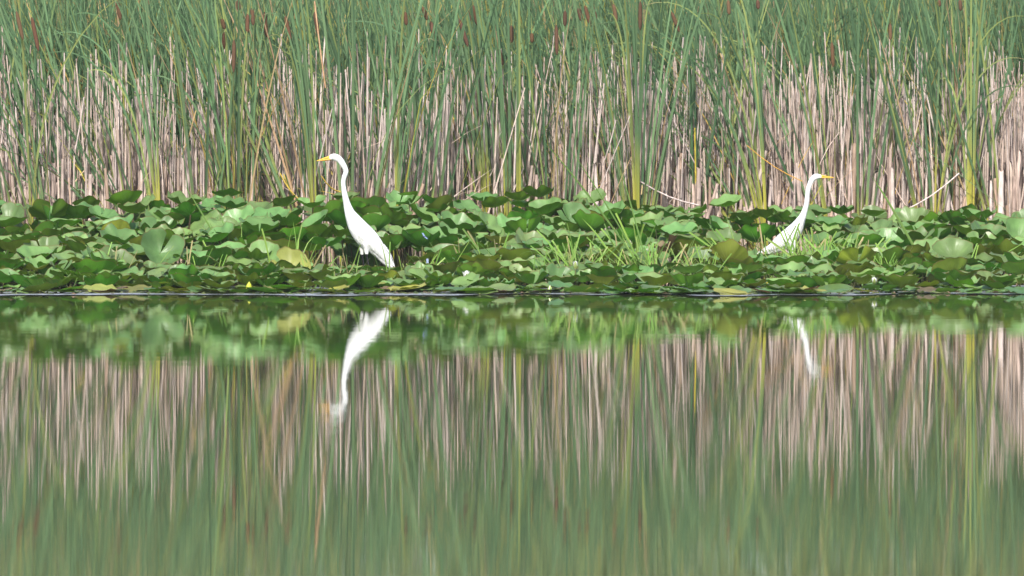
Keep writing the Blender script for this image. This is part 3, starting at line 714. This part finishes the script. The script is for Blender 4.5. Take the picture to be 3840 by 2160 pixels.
# small weed leaves and bits afloat between the pads
N = 5200; px = RNG.uniform(-3000, 7000, N); D = 60.3 + np.abs(RNG.normal(0, .75, N)) - .25 - .35 * (RNG.random(N) < .08) + .15 * np.sin(px * .004)
a = RNG.uniform(0, 6.28, N); r_ = RNG.uniform(.008, .035, N); x = (px - 1920) / FPX * D; z0_ = RNG.uniform(.004, .010, N); up = RNG.uniform(0, .6, N) * r_
ca, sa = np.cos(a), np.sin(a)
V = np.stack([np.stack([x + ca * r_, D + sa * r_, z0_], -1), np.stack([x - sa * r_ * .6, D + ca * r_ * .6, z0_ + up], -1), np.stack([x - ca * r_, D - sa * r_, z0_], -1), np.stack([x + sa * r_ * .6, D - ca * r_ * .6, z0_ + .2 * up], -1)], 1).reshape(-1, 3)
cc = mixn(np.array([.12, .20, .06]), np.array([.24, .27, .12]), RNG.random(N)); br = RNG.random(N) < .2; cc = np.where(br[:, None], np.array([.26, .19, .11]), cc)
o = link('floating_weed', mesh_np('floating_weed', V, np.arange(4 * N).reshape(N, 4), M_GRASS, np.repeat(cc, 4, 0), smooth=False)); tag(o, 'bits of green and brown weed afloat between the pads at the waterline', 'weed', kind='stuff')

# scum and fine weed on the water before the pads, with the sky's reflection painted in
def scum_sky_mat():
    m, t, p, out = new_mat('scum_sky_paint'); L = t.links.new
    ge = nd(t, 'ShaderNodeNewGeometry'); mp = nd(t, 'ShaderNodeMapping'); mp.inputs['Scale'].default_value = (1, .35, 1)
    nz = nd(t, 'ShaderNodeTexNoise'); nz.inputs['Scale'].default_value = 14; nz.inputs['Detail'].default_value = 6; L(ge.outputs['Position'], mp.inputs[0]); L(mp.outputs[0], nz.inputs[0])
    cr = nd(t, 'ShaderNodeValToRGB'); e = cr.color_ramp.elements; e[0].position = .36; e[0].color = (.17, .19, .17, 1); e[1].position = .64; e[1].color = (.38, .40, .47, 1)  # bluish grey stands in for sky reflected off ripples
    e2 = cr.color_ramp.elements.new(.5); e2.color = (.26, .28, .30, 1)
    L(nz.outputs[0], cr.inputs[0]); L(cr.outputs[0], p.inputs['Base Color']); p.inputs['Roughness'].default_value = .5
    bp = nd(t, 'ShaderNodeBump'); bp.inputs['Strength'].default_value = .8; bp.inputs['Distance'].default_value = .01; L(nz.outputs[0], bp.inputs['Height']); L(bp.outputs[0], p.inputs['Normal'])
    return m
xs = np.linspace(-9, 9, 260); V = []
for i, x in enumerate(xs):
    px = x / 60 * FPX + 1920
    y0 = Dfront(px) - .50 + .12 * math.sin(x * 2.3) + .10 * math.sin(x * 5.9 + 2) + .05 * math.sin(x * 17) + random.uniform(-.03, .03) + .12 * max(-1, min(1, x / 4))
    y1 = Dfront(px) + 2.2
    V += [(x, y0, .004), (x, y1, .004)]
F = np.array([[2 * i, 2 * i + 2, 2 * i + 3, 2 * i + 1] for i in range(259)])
o = sheet('scum_sky_film', V, F, scum_sky_mat(), kind='stuff'); tag(o, 'rippled scum film with sky reflection painted in bluish grey along the leaf bed front', 'sky-tinted scum')

# ------------------------------------------------------------------ grass tufts
GC = [np.array([.25, .43, .08]), np.array([.33, .49, .13]), np.array([.19, .33, .08]), np.array([.42, .36, .17])]
def gblade(k, curve, wide, cut, c):
    a1 = np.array([1.0])
    V, F, C = ribbons(np.zeros((1, 3)), a1, a1 * wide, a1 * 0, a1 * 0, a1 * curve, a1 * R(15 + 50 * k), S=7, cbase=c[None] * .9, ctip=c[None], cyel=(c * 1.2 + .03)[None], yfrac=.3, blunt=np.array([cut]), fold=True)
    return bpy.data.objects.new('grass_blade', mesh_np('grass_blade', V, F, M_GRASS, C))
GB = [gblade(0, R(3), .03, True, GC[0]), gblade(1, R(15), .026, False, GC[1]), gblade(2, R(5), .035, True, GC[1]), gblade(3, R(35), .022, False, GC[2]),
      gblade(4, R(8), .03, True, GC[0]), gblade(5, R(110), .02, False, GC[1]), gblade(6, R(4), .03, True, GC[3]), gblade(7, R(20), .028, False, GC[0])]
def tuft(px, D, ytip, n, lean=0, spread=18, label=None, base_w=.05):
    if D < 64.3 and not 2740 < px < 3070: D -= .75
    root = link('grass_tuft', None, loc=(X(px, D), D, 0)); root.empty_display_size = .05
    top = max(.1, Z(ytip, D))
    n = int(n * (1.25 if 2780 < px < 3000 else 2.2 if (2740 < px < 3420 or 2050 < px < 2700) else 1))
    for i in range(n):
        a = lean + random.gauss(0, spread); L = top * random.uniform(.55, 1.0) / max(.5, math.cos(R(a)))
        sg = 0 if a > 0 else math.pi
        M = Matrix.Rotation(R(a), 4, 'Y') @ Matrix.Rotation(random.gauss(0, R(8)), 4, 'X') @ Matrix.Rotation(sg + random.gauss(0, .5), 4, 'Z')
        wsc = random.uniform(.8, 1.25) * .28 / L if L > .28 else 1
        o = cp(random.choice(GB), root, (random.gauss(0, base_w), random.gauss(0, base_w), -.01), M.to_euler(), (L, L, L))
        wx = .36 * random.uniform(.75, 1.2); 
        o.scale = (L * 1.0, L * 1.0, L)
    pend(root, label or '%s grass tuft %s, %s' % ('tall' if ytip < 870 else 'medium' if ytip < 925 else 'low', 'leaning left' if lean < -6 else 'leaning right' if lean > 6 else 'upright', zone(px)), 'grass', 'grass tufts among the lily leaves', px)
    return root
# (px, D, tip row, blades)
for (px, D, yt, n, ln) in [(395, 62.5, 895, 8, 5), (430, 62.6, 905, 7, -5), (190, 61.2, 1030, 4, -8), (700, 62.3, 880, 5, 8), (810, 62.6, 905, 9, 0), (780, 62.2, 945, 8, 10), (850, 63, 880, 5, -18),
      (1005, 62.8, 880, 6, -12), (1095, 62.6, 800, 8, 6), (1130, 62.5, 860, 6, 12), (1175, 62.2, 930, 4, 10), (1300, 62.9, 900, 8, 0), (1255, 62.3, 930, 6, 3), (1470, 62.8, 880, 6, 2), (1520, 62.4, 940, 5, 28),
      (1640, 62.9, 900, 5, 5), (1740, 63.2, 880, 6, -15), (1830, 63.1, 850, 6, 2), (1900, 63.3, 830, 6, -15), (2035, 62.6, 880, 6, 0), (2120, 62.8, 860, 9, -5), (2175, 62.9, 815, 9, 0), (2150, 62.7, 900, 8, -15),
      (2290, 62.8, 900, 8, -12), (2375, 64, 790, 6, 0), (2400, 63, 870, 9, -10), (2450, 63, 850, 8, -8), (2480, 62.9, 890, 9, 6), (2560, 63.5, 830, 6, 0), (2640, 63, 900, 7, -12), (2650, 62.6, 930, 8, -8),
      (2820, 63.5, 840, 6, -20), (2870, 64.5, 830, 7, -15), (2905, 64.8, 810, 8, -4), (2940, 64.6, 830, 8, 6), (2965, 64.8, 850, 9, 8), (2990, 64.5, 800, 8, 3), (3020, 64.5, 870, 9, 10), (3060, 64.2, 840, 9, -6), (3090, 64, 830, 10, 0),
      (3120, 64.2, 860, 9, 8), (3150, 64, 850, 9, 14), (3190, 64, 880, 8, -6), (3230, 63.8, 870, 8, -12), (3330, 63.6, 900, 8, -16), (3400, 63.6, 895, 8, -14), (3300, 63.4, 930, 8, 10), (3540, 64.5, 870, 5, 5), (3640, 64, 860, 4, 4),
      (2860, 63.6, 930, 10, -5), (2960, 63.6, 930, 11, 0), (3050, 63.5, 935, 11, 5), (3140, 63.4, 945, 11, -4), (3240, 63.3, 950, 9, 4)]:
    tuft(px, D, yt, n, ln)
def long_blades(px, D, tips, label):
    root = link('grass_tuft', None, loc=(X(px, D), D, 0))
    for (tx, ty, wd) in tips:
        e = np.array([X(tx, D) - X(px, D), random.uniform(-.1, .1), Z(ty, D)]); t = np.linspace(0, 1, 13)[:, None]
        mid = e * .5 + np.array([0, 0, .10 * abs(e[0])]); P = 2 * t * (1 - t) * mid + t * t * e
        hw = wd / 2 * np.minimum(1, .6 + t[:, 0]) * (1 - t[:, 0] ** 3) ** .8 + .0006
        up = np.array([.5, 0, .6]); up = up / np.linalg.norm(up)
        T = np.gradient(P, axis=0); T /= np.linalg.norm(T, axis=1)[:, None]; W_ = np.cross(T, [0, 1, 0]); W_ += np.array([0, .5, 0]); W_ /= np.linalg.norm(W_, axis=1)[:, None]
        V = np.stack([P - W_ * hw[:, None], P + np.array([0, -.4, 0]) * hw[:, None], P + W_ * hw[:, None]], 1).reshape(-1, 3)
        F = np.array([[3 * i + k, 3 * i + k + 1, 3 * i + 4 + k, 3 * i + 3 + k] for i in range(12) for k in (0, 1)])
        link('grass_blade', mesh_np('grass_blade', V, F, M_GRASS, np.tile(GC[2] * 1.05, (39, 1))), root)
    tag(root, label, 'grass', 'grass tufts among the lily leaves')
long_blades(905, 63.0, [(690, 690, .016), (785, 835, .014), (820, 785, .014), (905, 840, .01), (800, 850, .014)], 'fan of long blades slanting up left between the far left and left egret')
long_blades(2445, 63.0, [(2040, 530, .016), (2330, 640, .014), (2140, 560, .012)], 'long arching blades reaching up left from the middle grass tufts')
long_blades(3500, 63.6, [(3270, 660, .022), (3300, 700, .012)], 'single long wide blade slanting up left, right of the right egret')
long_blades(2800, 63.5, [(2650, 830, .014), (2720, 800, .010)], 'long blades slanting up left just beside the tail of right egret')
# cut blades lying in heaps
B = Bag()
for (px0, px1, D0, D1, n) in [(2760, 3320, 62.6, 64.8, 420), (560, 900, 61.8, 62.8, 160), (2150, 2720, 61.9, 63.2, 260), (1500, 1720, 61.8, 62.6, 80), (1050, 1260, 62, 62.8, 60), (3320, 3450, 62.5, 64, 60)]:
    px = RNG.uniform(px0, px1, n); D = RNG.uniform(D0, D1, n); base = np.stack([(px - 1920) / FPX * D, D, RNG.uniform(.01, .13, n)], -1)
    c = mixn(GC[0], GC[3], RNG.random(n) ** 2)
    V, F, C = ribbons(base, RNG.uniform(.08, .3, n), RNG.uniform(.004, .009, n), np.where(RNG.random(n) < .5, 0, np.pi) + RNG.normal(0, .7, n), RNG.uniform(R(30), R(95), n), RNG.uniform(-.2, .4, n), RNG.uniform(-1.5, 1.5, n), S=3, cbase=c, ctip=c, blunt=np.ones(n, bool))
    B.add(V, F, C)
o = link('cut_grass', B.mesh('cut_grass', M_GRASS)); tag(o, 'loose cut green blades lying between the grass tufts', 'cut grass', kind='stuff')

# ------------------------------------------------------------------ water lily flowers and buds
def petal(length, wd, c1, c2, cupz=.25):
    t = np.linspace(0, 1, 6); V, C = [], []
    for tt in t:
        hw = wd * math.sin(math.pi * min(1, tt * .86 + .12)) ** .8 * .5 + .0004
        for s in (-1, 0, 1):
            V.append((tt * length, s * hw, cupz * length * tt ** 2 - (0 if s else hw * .35))); C.append(np.array(c1) * (1 - tt) + np.array(c2) * tt)
    F = np.array([[3 * i + k, 3 * i + 3 + k, 3 * i + 4 + k, 3 * i + k + 1] for i in range(5) for k in (0, 1)])
    return mesh_np('petal', V, F, M_MISC, np.array(C))
PW = bpy.data.objects.new('petal', petal(.05, .018, (.80, .80, .72), (.82, .82, .80)))
PS = bpy.data.objects.new('sepal', petal(.052, .02, (.28, .38, .10), (.38, .45, .16)))
PB = bpy.data.objects.new('sepal', petal(.075, .034, (.42, .52, .06), (.55, .62, .10), .0))
def flower(px, py, D, size, label, opening=45, n=16):
    z = max(.01, Z(py, D)); root = link('water_lily', None, loc=(X(px, D), D, 0))
    if z > .05: cp(LST[0], root, (0, 0, -.02), (0, 0, 0), (.8, .8, z + .02))
    for i in range(n + 4):
        src = PS if i >= n else PW; lay = i % 2; a = (i * 2.399) if i < n else (i - n) * math.pi / 2
        el = opening + (22 if lay else 0) + random.gauss(0, 4) if i < n else opening - 14
        M = Matrix.Rotation(a, 4, 'Z') @ Matrix.Rotation(-R(el), 4, 'Y')
        cp(src, root, (0, 0, z), M.to_euler(), (size,) * 3)
    zz_ = np.linspace(0, 1, 5); V, F = tubes(np.stack([0 * zz_, 0 * zz_, zz_ * .018 * size], -1)[None], np.array([[.004, .009, .01, .008, .001]]) * size, 8)
    link('stamens', mesh_np('stamens', V, F, M_MISC, np.tile([.7, .5, .05], (len(V), 1))), root, (0, 0, z + .004))
    tag(root, label, 'water lily', 'white water lily flowers')
flower(1143, 1052, 61.0, 1.15, 'half open white water lily under the yellow veined leaf left of left egret', 58)
flower(1750, 1048, 61.0, 1.3, 'white water lily with yellow centre below leaves right of the left egret', 40)
flower(2158, 1010, 61.2, 1.2, 'white water lily in front of the middle grass tufts', 68)
flower(3279, 1066, 60.8, 1.05, 'pointed white water lily at the front, right of the right egret', 55)
def bud(px, ytop, ybot, D, c1, c2, label, cat='water lily bud'):
    zb = max(0, Z(ybot, D)); h = Z(ytop, D) - zb; t = np.linspace(0, 1, 9)
    root = link('lily_bud', None, loc=(X(px, D), D, 0))
    r = np.array([.25, .62, .88, 1, .98, .86, .64, .36, .04]) * h * .30
    V, F = tubes(np.stack([.03 * h * t, 0 * t, h * t], -1)[None], r[None], 10)
    V2 = V.copy(); link('bud_core', mesh_np('bud_core', V, F, M_MISC, np.tile(c2, (len(V), 1))), root, (0, 0, zb))
    for k in range(4):      # overlapping sepals
        a = np.linspace(-.62, .62, 5)[None] * np.ones((9, 1)) * (1 - .75 * t[:, None] ** 3) + k * math.pi / 2 + .4
        rr = (r * 1.06)[:, None]; V = np.stack([rr * np.cos(a) + .03 * h * t[:, None], rr * np.sin(a), (h * t)[:, None] + 0 * a], -1).reshape(-1, 3)
        F = np.array([[5 * i + j, 5 * i + j + 1, 5 * i + j + 6, 5 * i + j + 5] for i in range(8) for j in range(4)])
        link('sepal', mesh_np('sepal', V, F, M_MISC, np.tile(c1, (45, 1))), root, (0, 0, zb))
    V, F = tubes(np.array([[[0, 0, -.02], [0, 0, zb * .5], [0, 0, zb + .003]]], float), np.full((1, 3), .005), 6)
    link('stalk', mesh_np('stalk', V, F, M_GRASS, np.tile([.16, .2, .06], (len(V), 1))), root)
    tag(root, label, cat, 'closed lily buds at the waterline')
bud(933, 1056, 1093, 60.6, (.50, .56, .05), (.62, .62, .12), 'fat yellow green lily bud standing left of the left egret')
bud(2062, 1070, 1102, 60.4, (.30, .42, .08), (.78, .78, .62), 'white lily bud with green sepals at the waterline near centre')
bud(2501, 1074, 1102, 60.4, (.36, .50, .14), (.5, .6, .2), 'pale green lily bud at the waterline right of centre')
bud(1311, 1080, 1100, 60.7, (.45, .58, .08), (.5, .6, .1), 'tiny yellow green bud at the waterline below the left egret')
bud(2877, 1056, 1068, 61.2, (.75, .55, .02), (.75, .5, .02), 'tiny golden yellow pond lily bud at the front, below right egret')

# ------------------------------------------------------------------ egrets
def egret(name, D, sc, off, rings, legs, face, bill, eye, label, wing, tails):
    """rings: (cx, cy, r, depth ratio) in crop pixels; sc photo px per crop px"""
    m = D / FPX
    ox = X(off[0] + rings[7][0] * sc, D)
    def W(cx, cy, y=0.0): return np.array([X(off[0] + cx * sc, D) - ox, y, Z(off[1] + cy * sc, D)])
    root = link('egret', None, loc=(ox, D, 0))
    rg = catmull([(a, b, c, d) for (a, b, c, d) in rings], 90)
    P = np.array([W(a, b) for a, b, _, _ in rg]); rad = rg[:, 2] * sc * m; dep = rad * rg[:, 3]
    Vs, Fs, n = [], [], 0
    def add(V, F, capn=None):
        nonlocal n
        Vs.extend([tuple(v) for v in V]); Fs.extend([tuple(int(i) + n for i in f) for f in F]); 
        if capn:
            k = len(V); Fs.append(tuple(n + i for i in range(capn))[::-1]); Fs.append(tuple(n + k - capn + i for i in range(capn)))
        n += len(V)
    V, F = tubes(P[None], rad[None], 20, dep[None]); add(V, F, 20)
    legpts = []
    for (pts, ydir) in legs:
        g = catmull([(a, b, c) for a, b, c in pts], 26); Q = np.array([W(a, b, ydir) for a, b, _ in g]); r_ = g[:, 2] * sc * m
        V, F = tubes(Q[None], r_[None], 10); add(V, F, 10); legpts.append((Q, r_))
    for s in (-1, 1):       # folded wings, proud of the body
        g = catmull([(a, b, c) for a, b, c in wing], 24); Q = np.array([W(a, b, s * .62 * c * sc * m) for a, b, c in g]); r_ = g[:, 2] * sc * m
        V, F = tubes(Q[None], (r_ * .92)[None], 16, (r_ * .42)[None]); add(V, F, 16)
    me = bpy.data.meshes.new('tmp'); me.from_pydata(Vs, [], Fs); me.update()
    import bmesh
    bm = bmesh.new(); bm.from_mesh(me); bmesh.ops.recalc_face_normals(bm, faces=bm.faces); bm.to_mesh(me); bm.free()
    tmp = bpy.data.objects.new('tmp', me); COL.objects.link(tmp)
    md = tmp.modifiers.new('r', 'REMESH'); md.mode = 'VOXEL'; md.voxel_size = .0042; md.use_smooth_shade = True
    ms = tmp.modifiers.new('s', 'SMOOTH'); ms.iterations = 3; ms.factor = .5
    dg = bpy.context.evaluated_depsgraph_get(); dg.update()
    body = bpy.data.meshes.new_from_object(tmp.evaluated_get(dg)); bpy.data.objects.remove(tmp)
    body.name = 'body'; body.materials.clear(); body.materials.append(M_FEATHER); body.materials.append(M_LEG)
    nv = len(body.vertices); co = np.empty(nv * 3, np.float32); body.vertices.foreach_get('co', co); co = co.reshape(-1, 3)
    npoly = len(body.polygons); ce = np.empty(npoly * 3, np.float32); body.polygons.foreach_get('center', ce); ce = ce.reshape(-1, 3)
    idx = np.zeros(npoly, np.int32)
    for Q, r_ in legpts:
        bare = Q[np.array(r_) < np.max(r_) * .36]; dm = np.min(np.linalg.norm(ce[:, None, :] - bare[None], axis=2), axis=1) if len(bare) else None
        if dm is not None: idx[dm < .0125] = 1
    body.polygons.foreach_set('material_index', idx)
    body.polygons.foreach_set('use_smooth', np.ones(npoly, bool)); body.update()
    link('body', body, root)
    # bill: two mandibles
    tip, b_top, b_bot = bill; T = W(*tip); BT = W(*b_top); BB = W(*b_bot); MID = (BT + BB) / 2
    for nm, A0, sgn in (('upper_bill', (BT * .5 + MID * .5), 1), ('lower_bill', (BB * .5 + MID * .5), -1)):
        t = np.linspace(0, 1, 10)[:, None]; start = A0 - (T - A0) * .10
        Q = start * (1 - t) + T * t; hh = np.linalg.norm(BT - BB) * .27 * (1 - t[:, 0] ** 1.3) + .0009; dd = np.linalg.norm(BT - BB) * .34 * (1 - t[:, 0]) + .0009
        V, F = tubes(Q[None], hh[None], 8, dd[None])
        cc = mixn(np.array([.78, .43, .05]) if sgn > 0 else np.array([.76, .38, .04]), np.array([.16, .12, .10]), np.repeat(np.clip((t[:, 0] - .9) * 10, 0, 1), 8))
        link(nm, mesh_np(nm, V, F, M_BILL, cc), root)
    # lore patch and eyes on both sides
    E = W(*eye)
    for s in (-1, 1):
        hr = rings[1][2] * sc * m * rings[1][3]
        e = link('eye', sphere_me(.0058, M_EYE, 'eye'), root, (E[0], s * (hr * .93), E[2]))
        link('pupil', sphere_me(.0030, M_PUPIL, 'pupil'), e, (0, s * .0038, 0))
        dirx = (T - E); dirx /= np.linalg.norm(dirx)
        t = np.linspace(0, 1, 6)[:, None]; Q = (E - dirx * .004) * (1 - t) + (MID + dirx * .002 + np.array([0, 0, .001])) * t; Q[:, 1] = s * (hr * .80 * (1 - t[:, 0]) + hr * .55 * t[:, 0])
        V, F = tubes(Q[None], np.array([[.003, .0075, .0072, .0066, .006, .002]]), 8, np.full((1, 6), .0045)); link('lore', mesh_np('lore', V, F, M_LORE), root)
    # long feathers closing the wings and tail
    for (x0, y0, x1, y1, wd, dy) in tails:
        a, b = W(x0, y0, dy), W(x1, y1, dy * .6); t = np.linspace(0, 1, 9)[:, None]; Q = a * (1 - t) + b * t
        ax = (b - a) / np.linalg.norm(b - a); sd_ = np.cross(ax, [0, 1, 0]); hw = (wd / 2 * np.sin(np.pi * np.minimum(1, t[:, 0] * .8 + .15)) ** .7)[:, None]
        yn = np.array([0, -1 if dy <= 0 else 1, 0])
        V = np.stack([Q - sd_ * hw, Q + yn * .004, Q + sd_ * hw, Q - yn * .003], 1).reshape(-1, 3)
        F = np.array([[4 * i + k, 4 * i + (k + 1) % 4, 4 * i + 4 + (k + 1) % 4, 4 * i + 4 + k] for i in range(8) for k in range(4)])
        link('feather', mesh_np('feather', V, F, M_FEATHER), root)
    tag(root, label, 'bird', 'great egrets'); return root
def sphere_me(r, mat, name):
    t = np.linspace(0, np.pi, 9); P = np.stack([0 * t, 0 * t, -r * np.cos(t)], -1); V, F = tubes(P[None], (r * np.sin(t) + 1e-5)[None], 12); return mesh_np(name, V, F, mat)

egret('egret', 63.3, 500 / 1393, (1120, 540),
  [(316, 148, 14, .9), (330, 145, 26, .85), (350, 137, 33, .8), (378, 137, 37, .8), (410, 150, 37, .85), (440, 178, 34, .85), (467, 220, 31, .9), (487, 260, 28, .9), (493, 296, 27, .9), (476, 345, 26, .95),
   (467, 388, 25, .95), (467, 432, 24, 1), (475, 490, 27, 1), (486, 550, 31, 1), (500, 610, 36, 1), (515, 665, 44, .95), (535, 722, 55, .95), (570, 790, 77, .85), (620, 872, 99, .75), (697, 968, 112, .7),
   (780, 1052, 94, .7), (852, 1135, 70, .65), (910, 1215, 50, .5), (950, 1270, 32, .4), (968, 1292, 12, .4)],
  [([(690, 985, 60), (668, 1050, 46), (660, 1110, 27), (664, 1165, 15), (670, 1190, 8.5), (678, 1250, 8), (690, 1320, 8), (700, 1400, 9), (708, 1500, 8)], .022),
   ([(720, 975, 62), (706, 1040, 48), (708, 1100, 30), (712, 1155, 17), (716, 1185, 9), (728, 1250, 9), (742, 1300, 10), (750, 1330, 11), (752, 1400, 8), (756, 1500, 8)], -.028)],
  -1, ((178, 178), (322, 124), (322, 170)), (348, 131),
  'white egret facing left with neck stretched up, whole body showing, leaves behind',
  [(560, 800, 20), (610, 850, 62), (700, 935, 92), (790, 1030, 84), (870, 1130, 58), (930, 1215, 34), (965, 1270, 12)],
  [(860, 1060, 1000, 1280, .042, -.008), (850, 1090, 980, 1296, .046, -.012), (835, 1100, 955, 1300, .044, -.014), (815, 1100, 925, 1280, .038, -.012), (880, 1050, 985, 1230, .036, .006)])
egret('egret', 67.0, 440 / 1594, (2780, 600),
  [(1098, 232, 12, .9), (1085, 228, 24, .85), (1058, 224, 33, .8), (1025, 224, 39, .8), (990, 238, 41, .85), (962, 268, 38, .85), (940, 305, 36, .9), (925, 345, 35, .9), (910, 395, 34, .95), (900, 450, 33, .95),
   (895, 520, 33, 1), (884, 600, 35, 1), (864, 680, 38, 1), (838, 755, 47, 1), (805, 825, 64, .95), (765, 900, 87, .85), (708, 985, 112, .75), (620, 1070, 120, .7), (530, 1135, 106, .7), (440, 1195, 80, .65), (350, 1240, 52, .5), (270, 1268, 28, .4), (215, 1285, 8, .4)],
  [([(640, 1120, 62), (650, 1190, 45), (655, 1250, 27), (650, 1300, 15), (645, 1330, 9), (640, 1420, 9), (636, 1580, 9)], .022),
   ([(680, 1110, 62), (700, 1185, 46), (708, 1250, 27), (702, 1300, 15), (698, 1330, 9), (692, 1420, 9), (688, 1580, 9)], -.028)],
  1, ((1272, 240), (1092, 204), (1092, 250)), (1050, 219),
  'white egret facing right, lower body hidden behind grass tufts',
  [(770, 900, 20), (715, 960, 62), (630, 1040, 96), (530, 1110, 92), (430, 1175, 62), (340, 1225, 34), (250, 1262, 12)],
  [(420, 1160, 212, 1282, .038, -.008), (430, 1190, 240, 1292, .04, -.012), (440, 1210, 290, 1296, .036, -.012)])

# ------------------------------------------------------------------ dragonflies
def dragonfly(px, py, D, rotz, tilt, label):
    root = link('dragonfly', None, loc=(X(px, D), D, Z(py, D)), rot=(tilt, 0, rotz))
    t = np.linspace(0, 1, 12); P = np.stack([-.03 + .062 * t, 0 * t, 0 * t], -1)
    r = np.array([.001, .0035, .004, .006, .0065, .0045, .0022, .002, .002, .0022, .002, .0008])
    V, F = tubes(P[None], r[None], 8); link('body', mesh_np('body', V, F, plain('dragonfly_body', (.03, .025, .05), .35)), root)
    wm = plain('dragonfly_wing', (.20, .26, .40), .35, .5)
    for k, (x0, a) in enumerate(((-.012, 78), (-.012, -78), (-.004, 102), (-.004, -102))):
        tt = np.linspace(0, 1, 8); V = []
        for u in tt:
            hw = .0075 * math.sin(math.pi * min(1, u * .85 + .12)) ** .6
            for s in (-1, 1): V.append((u * .042, s * hw, .006 * u))
        F = np.array([[2 * i, 2 * i + 2, 2 * i + 3, 2 * i + 1] for i in range(7)])
        link('wing', mesh_np('wing', V, F, wm), root, (x0, 0, .003), (0, 0, R(a)))
    tag(root, label, 'dragonfly', 'dragonflies over the lily leaves')
dragonfly(1607, 990, 61.9, R(10), R(65), 'dark dragonfly with pale blue wings in front of leaves right of left egret')
dragonfly(1595, 888, 62.9, R(35), R(35), 'pale dragonfly resting among the upper leaves right of left egret')

finish_labels()
# ------------------------------------------------------------------ humid summer air
hm = bpy.data.materials.new('summer_haze'); hm.use_nodes = True; ht = hm.node_tree
ht.nodes.remove(ht.nodes['Principled BSDF']); pv = ht.nodes.new('ShaderNodeVolumePrincipled')
pv.inputs['Color'].default_value = (.90, .93, .96, 1); pv.inputs['Density'].default_value = HAZE
ht.links.new(pv.outputs[0], ht.nodes['Material Output'].inputs['Volume'])
x0, x1, y0, y1, z0, z1 = -45, 45, -6, 125, -1.0, 9.0
V = [(x, y, z) for z in (z0, z1) for y in (y0, y1) for x in (x0, x1)]
F = np.array([[0, 2, 3, 1], [4, 5, 7, 6], [0, 1, 5, 4], [2, 6, 7, 3], [0, 4, 6, 2], [1, 3, 7, 5]])
o = link('haze', mesh_np('haze', V, F, hm, smooth=False)); tag(o, kind='stuff')
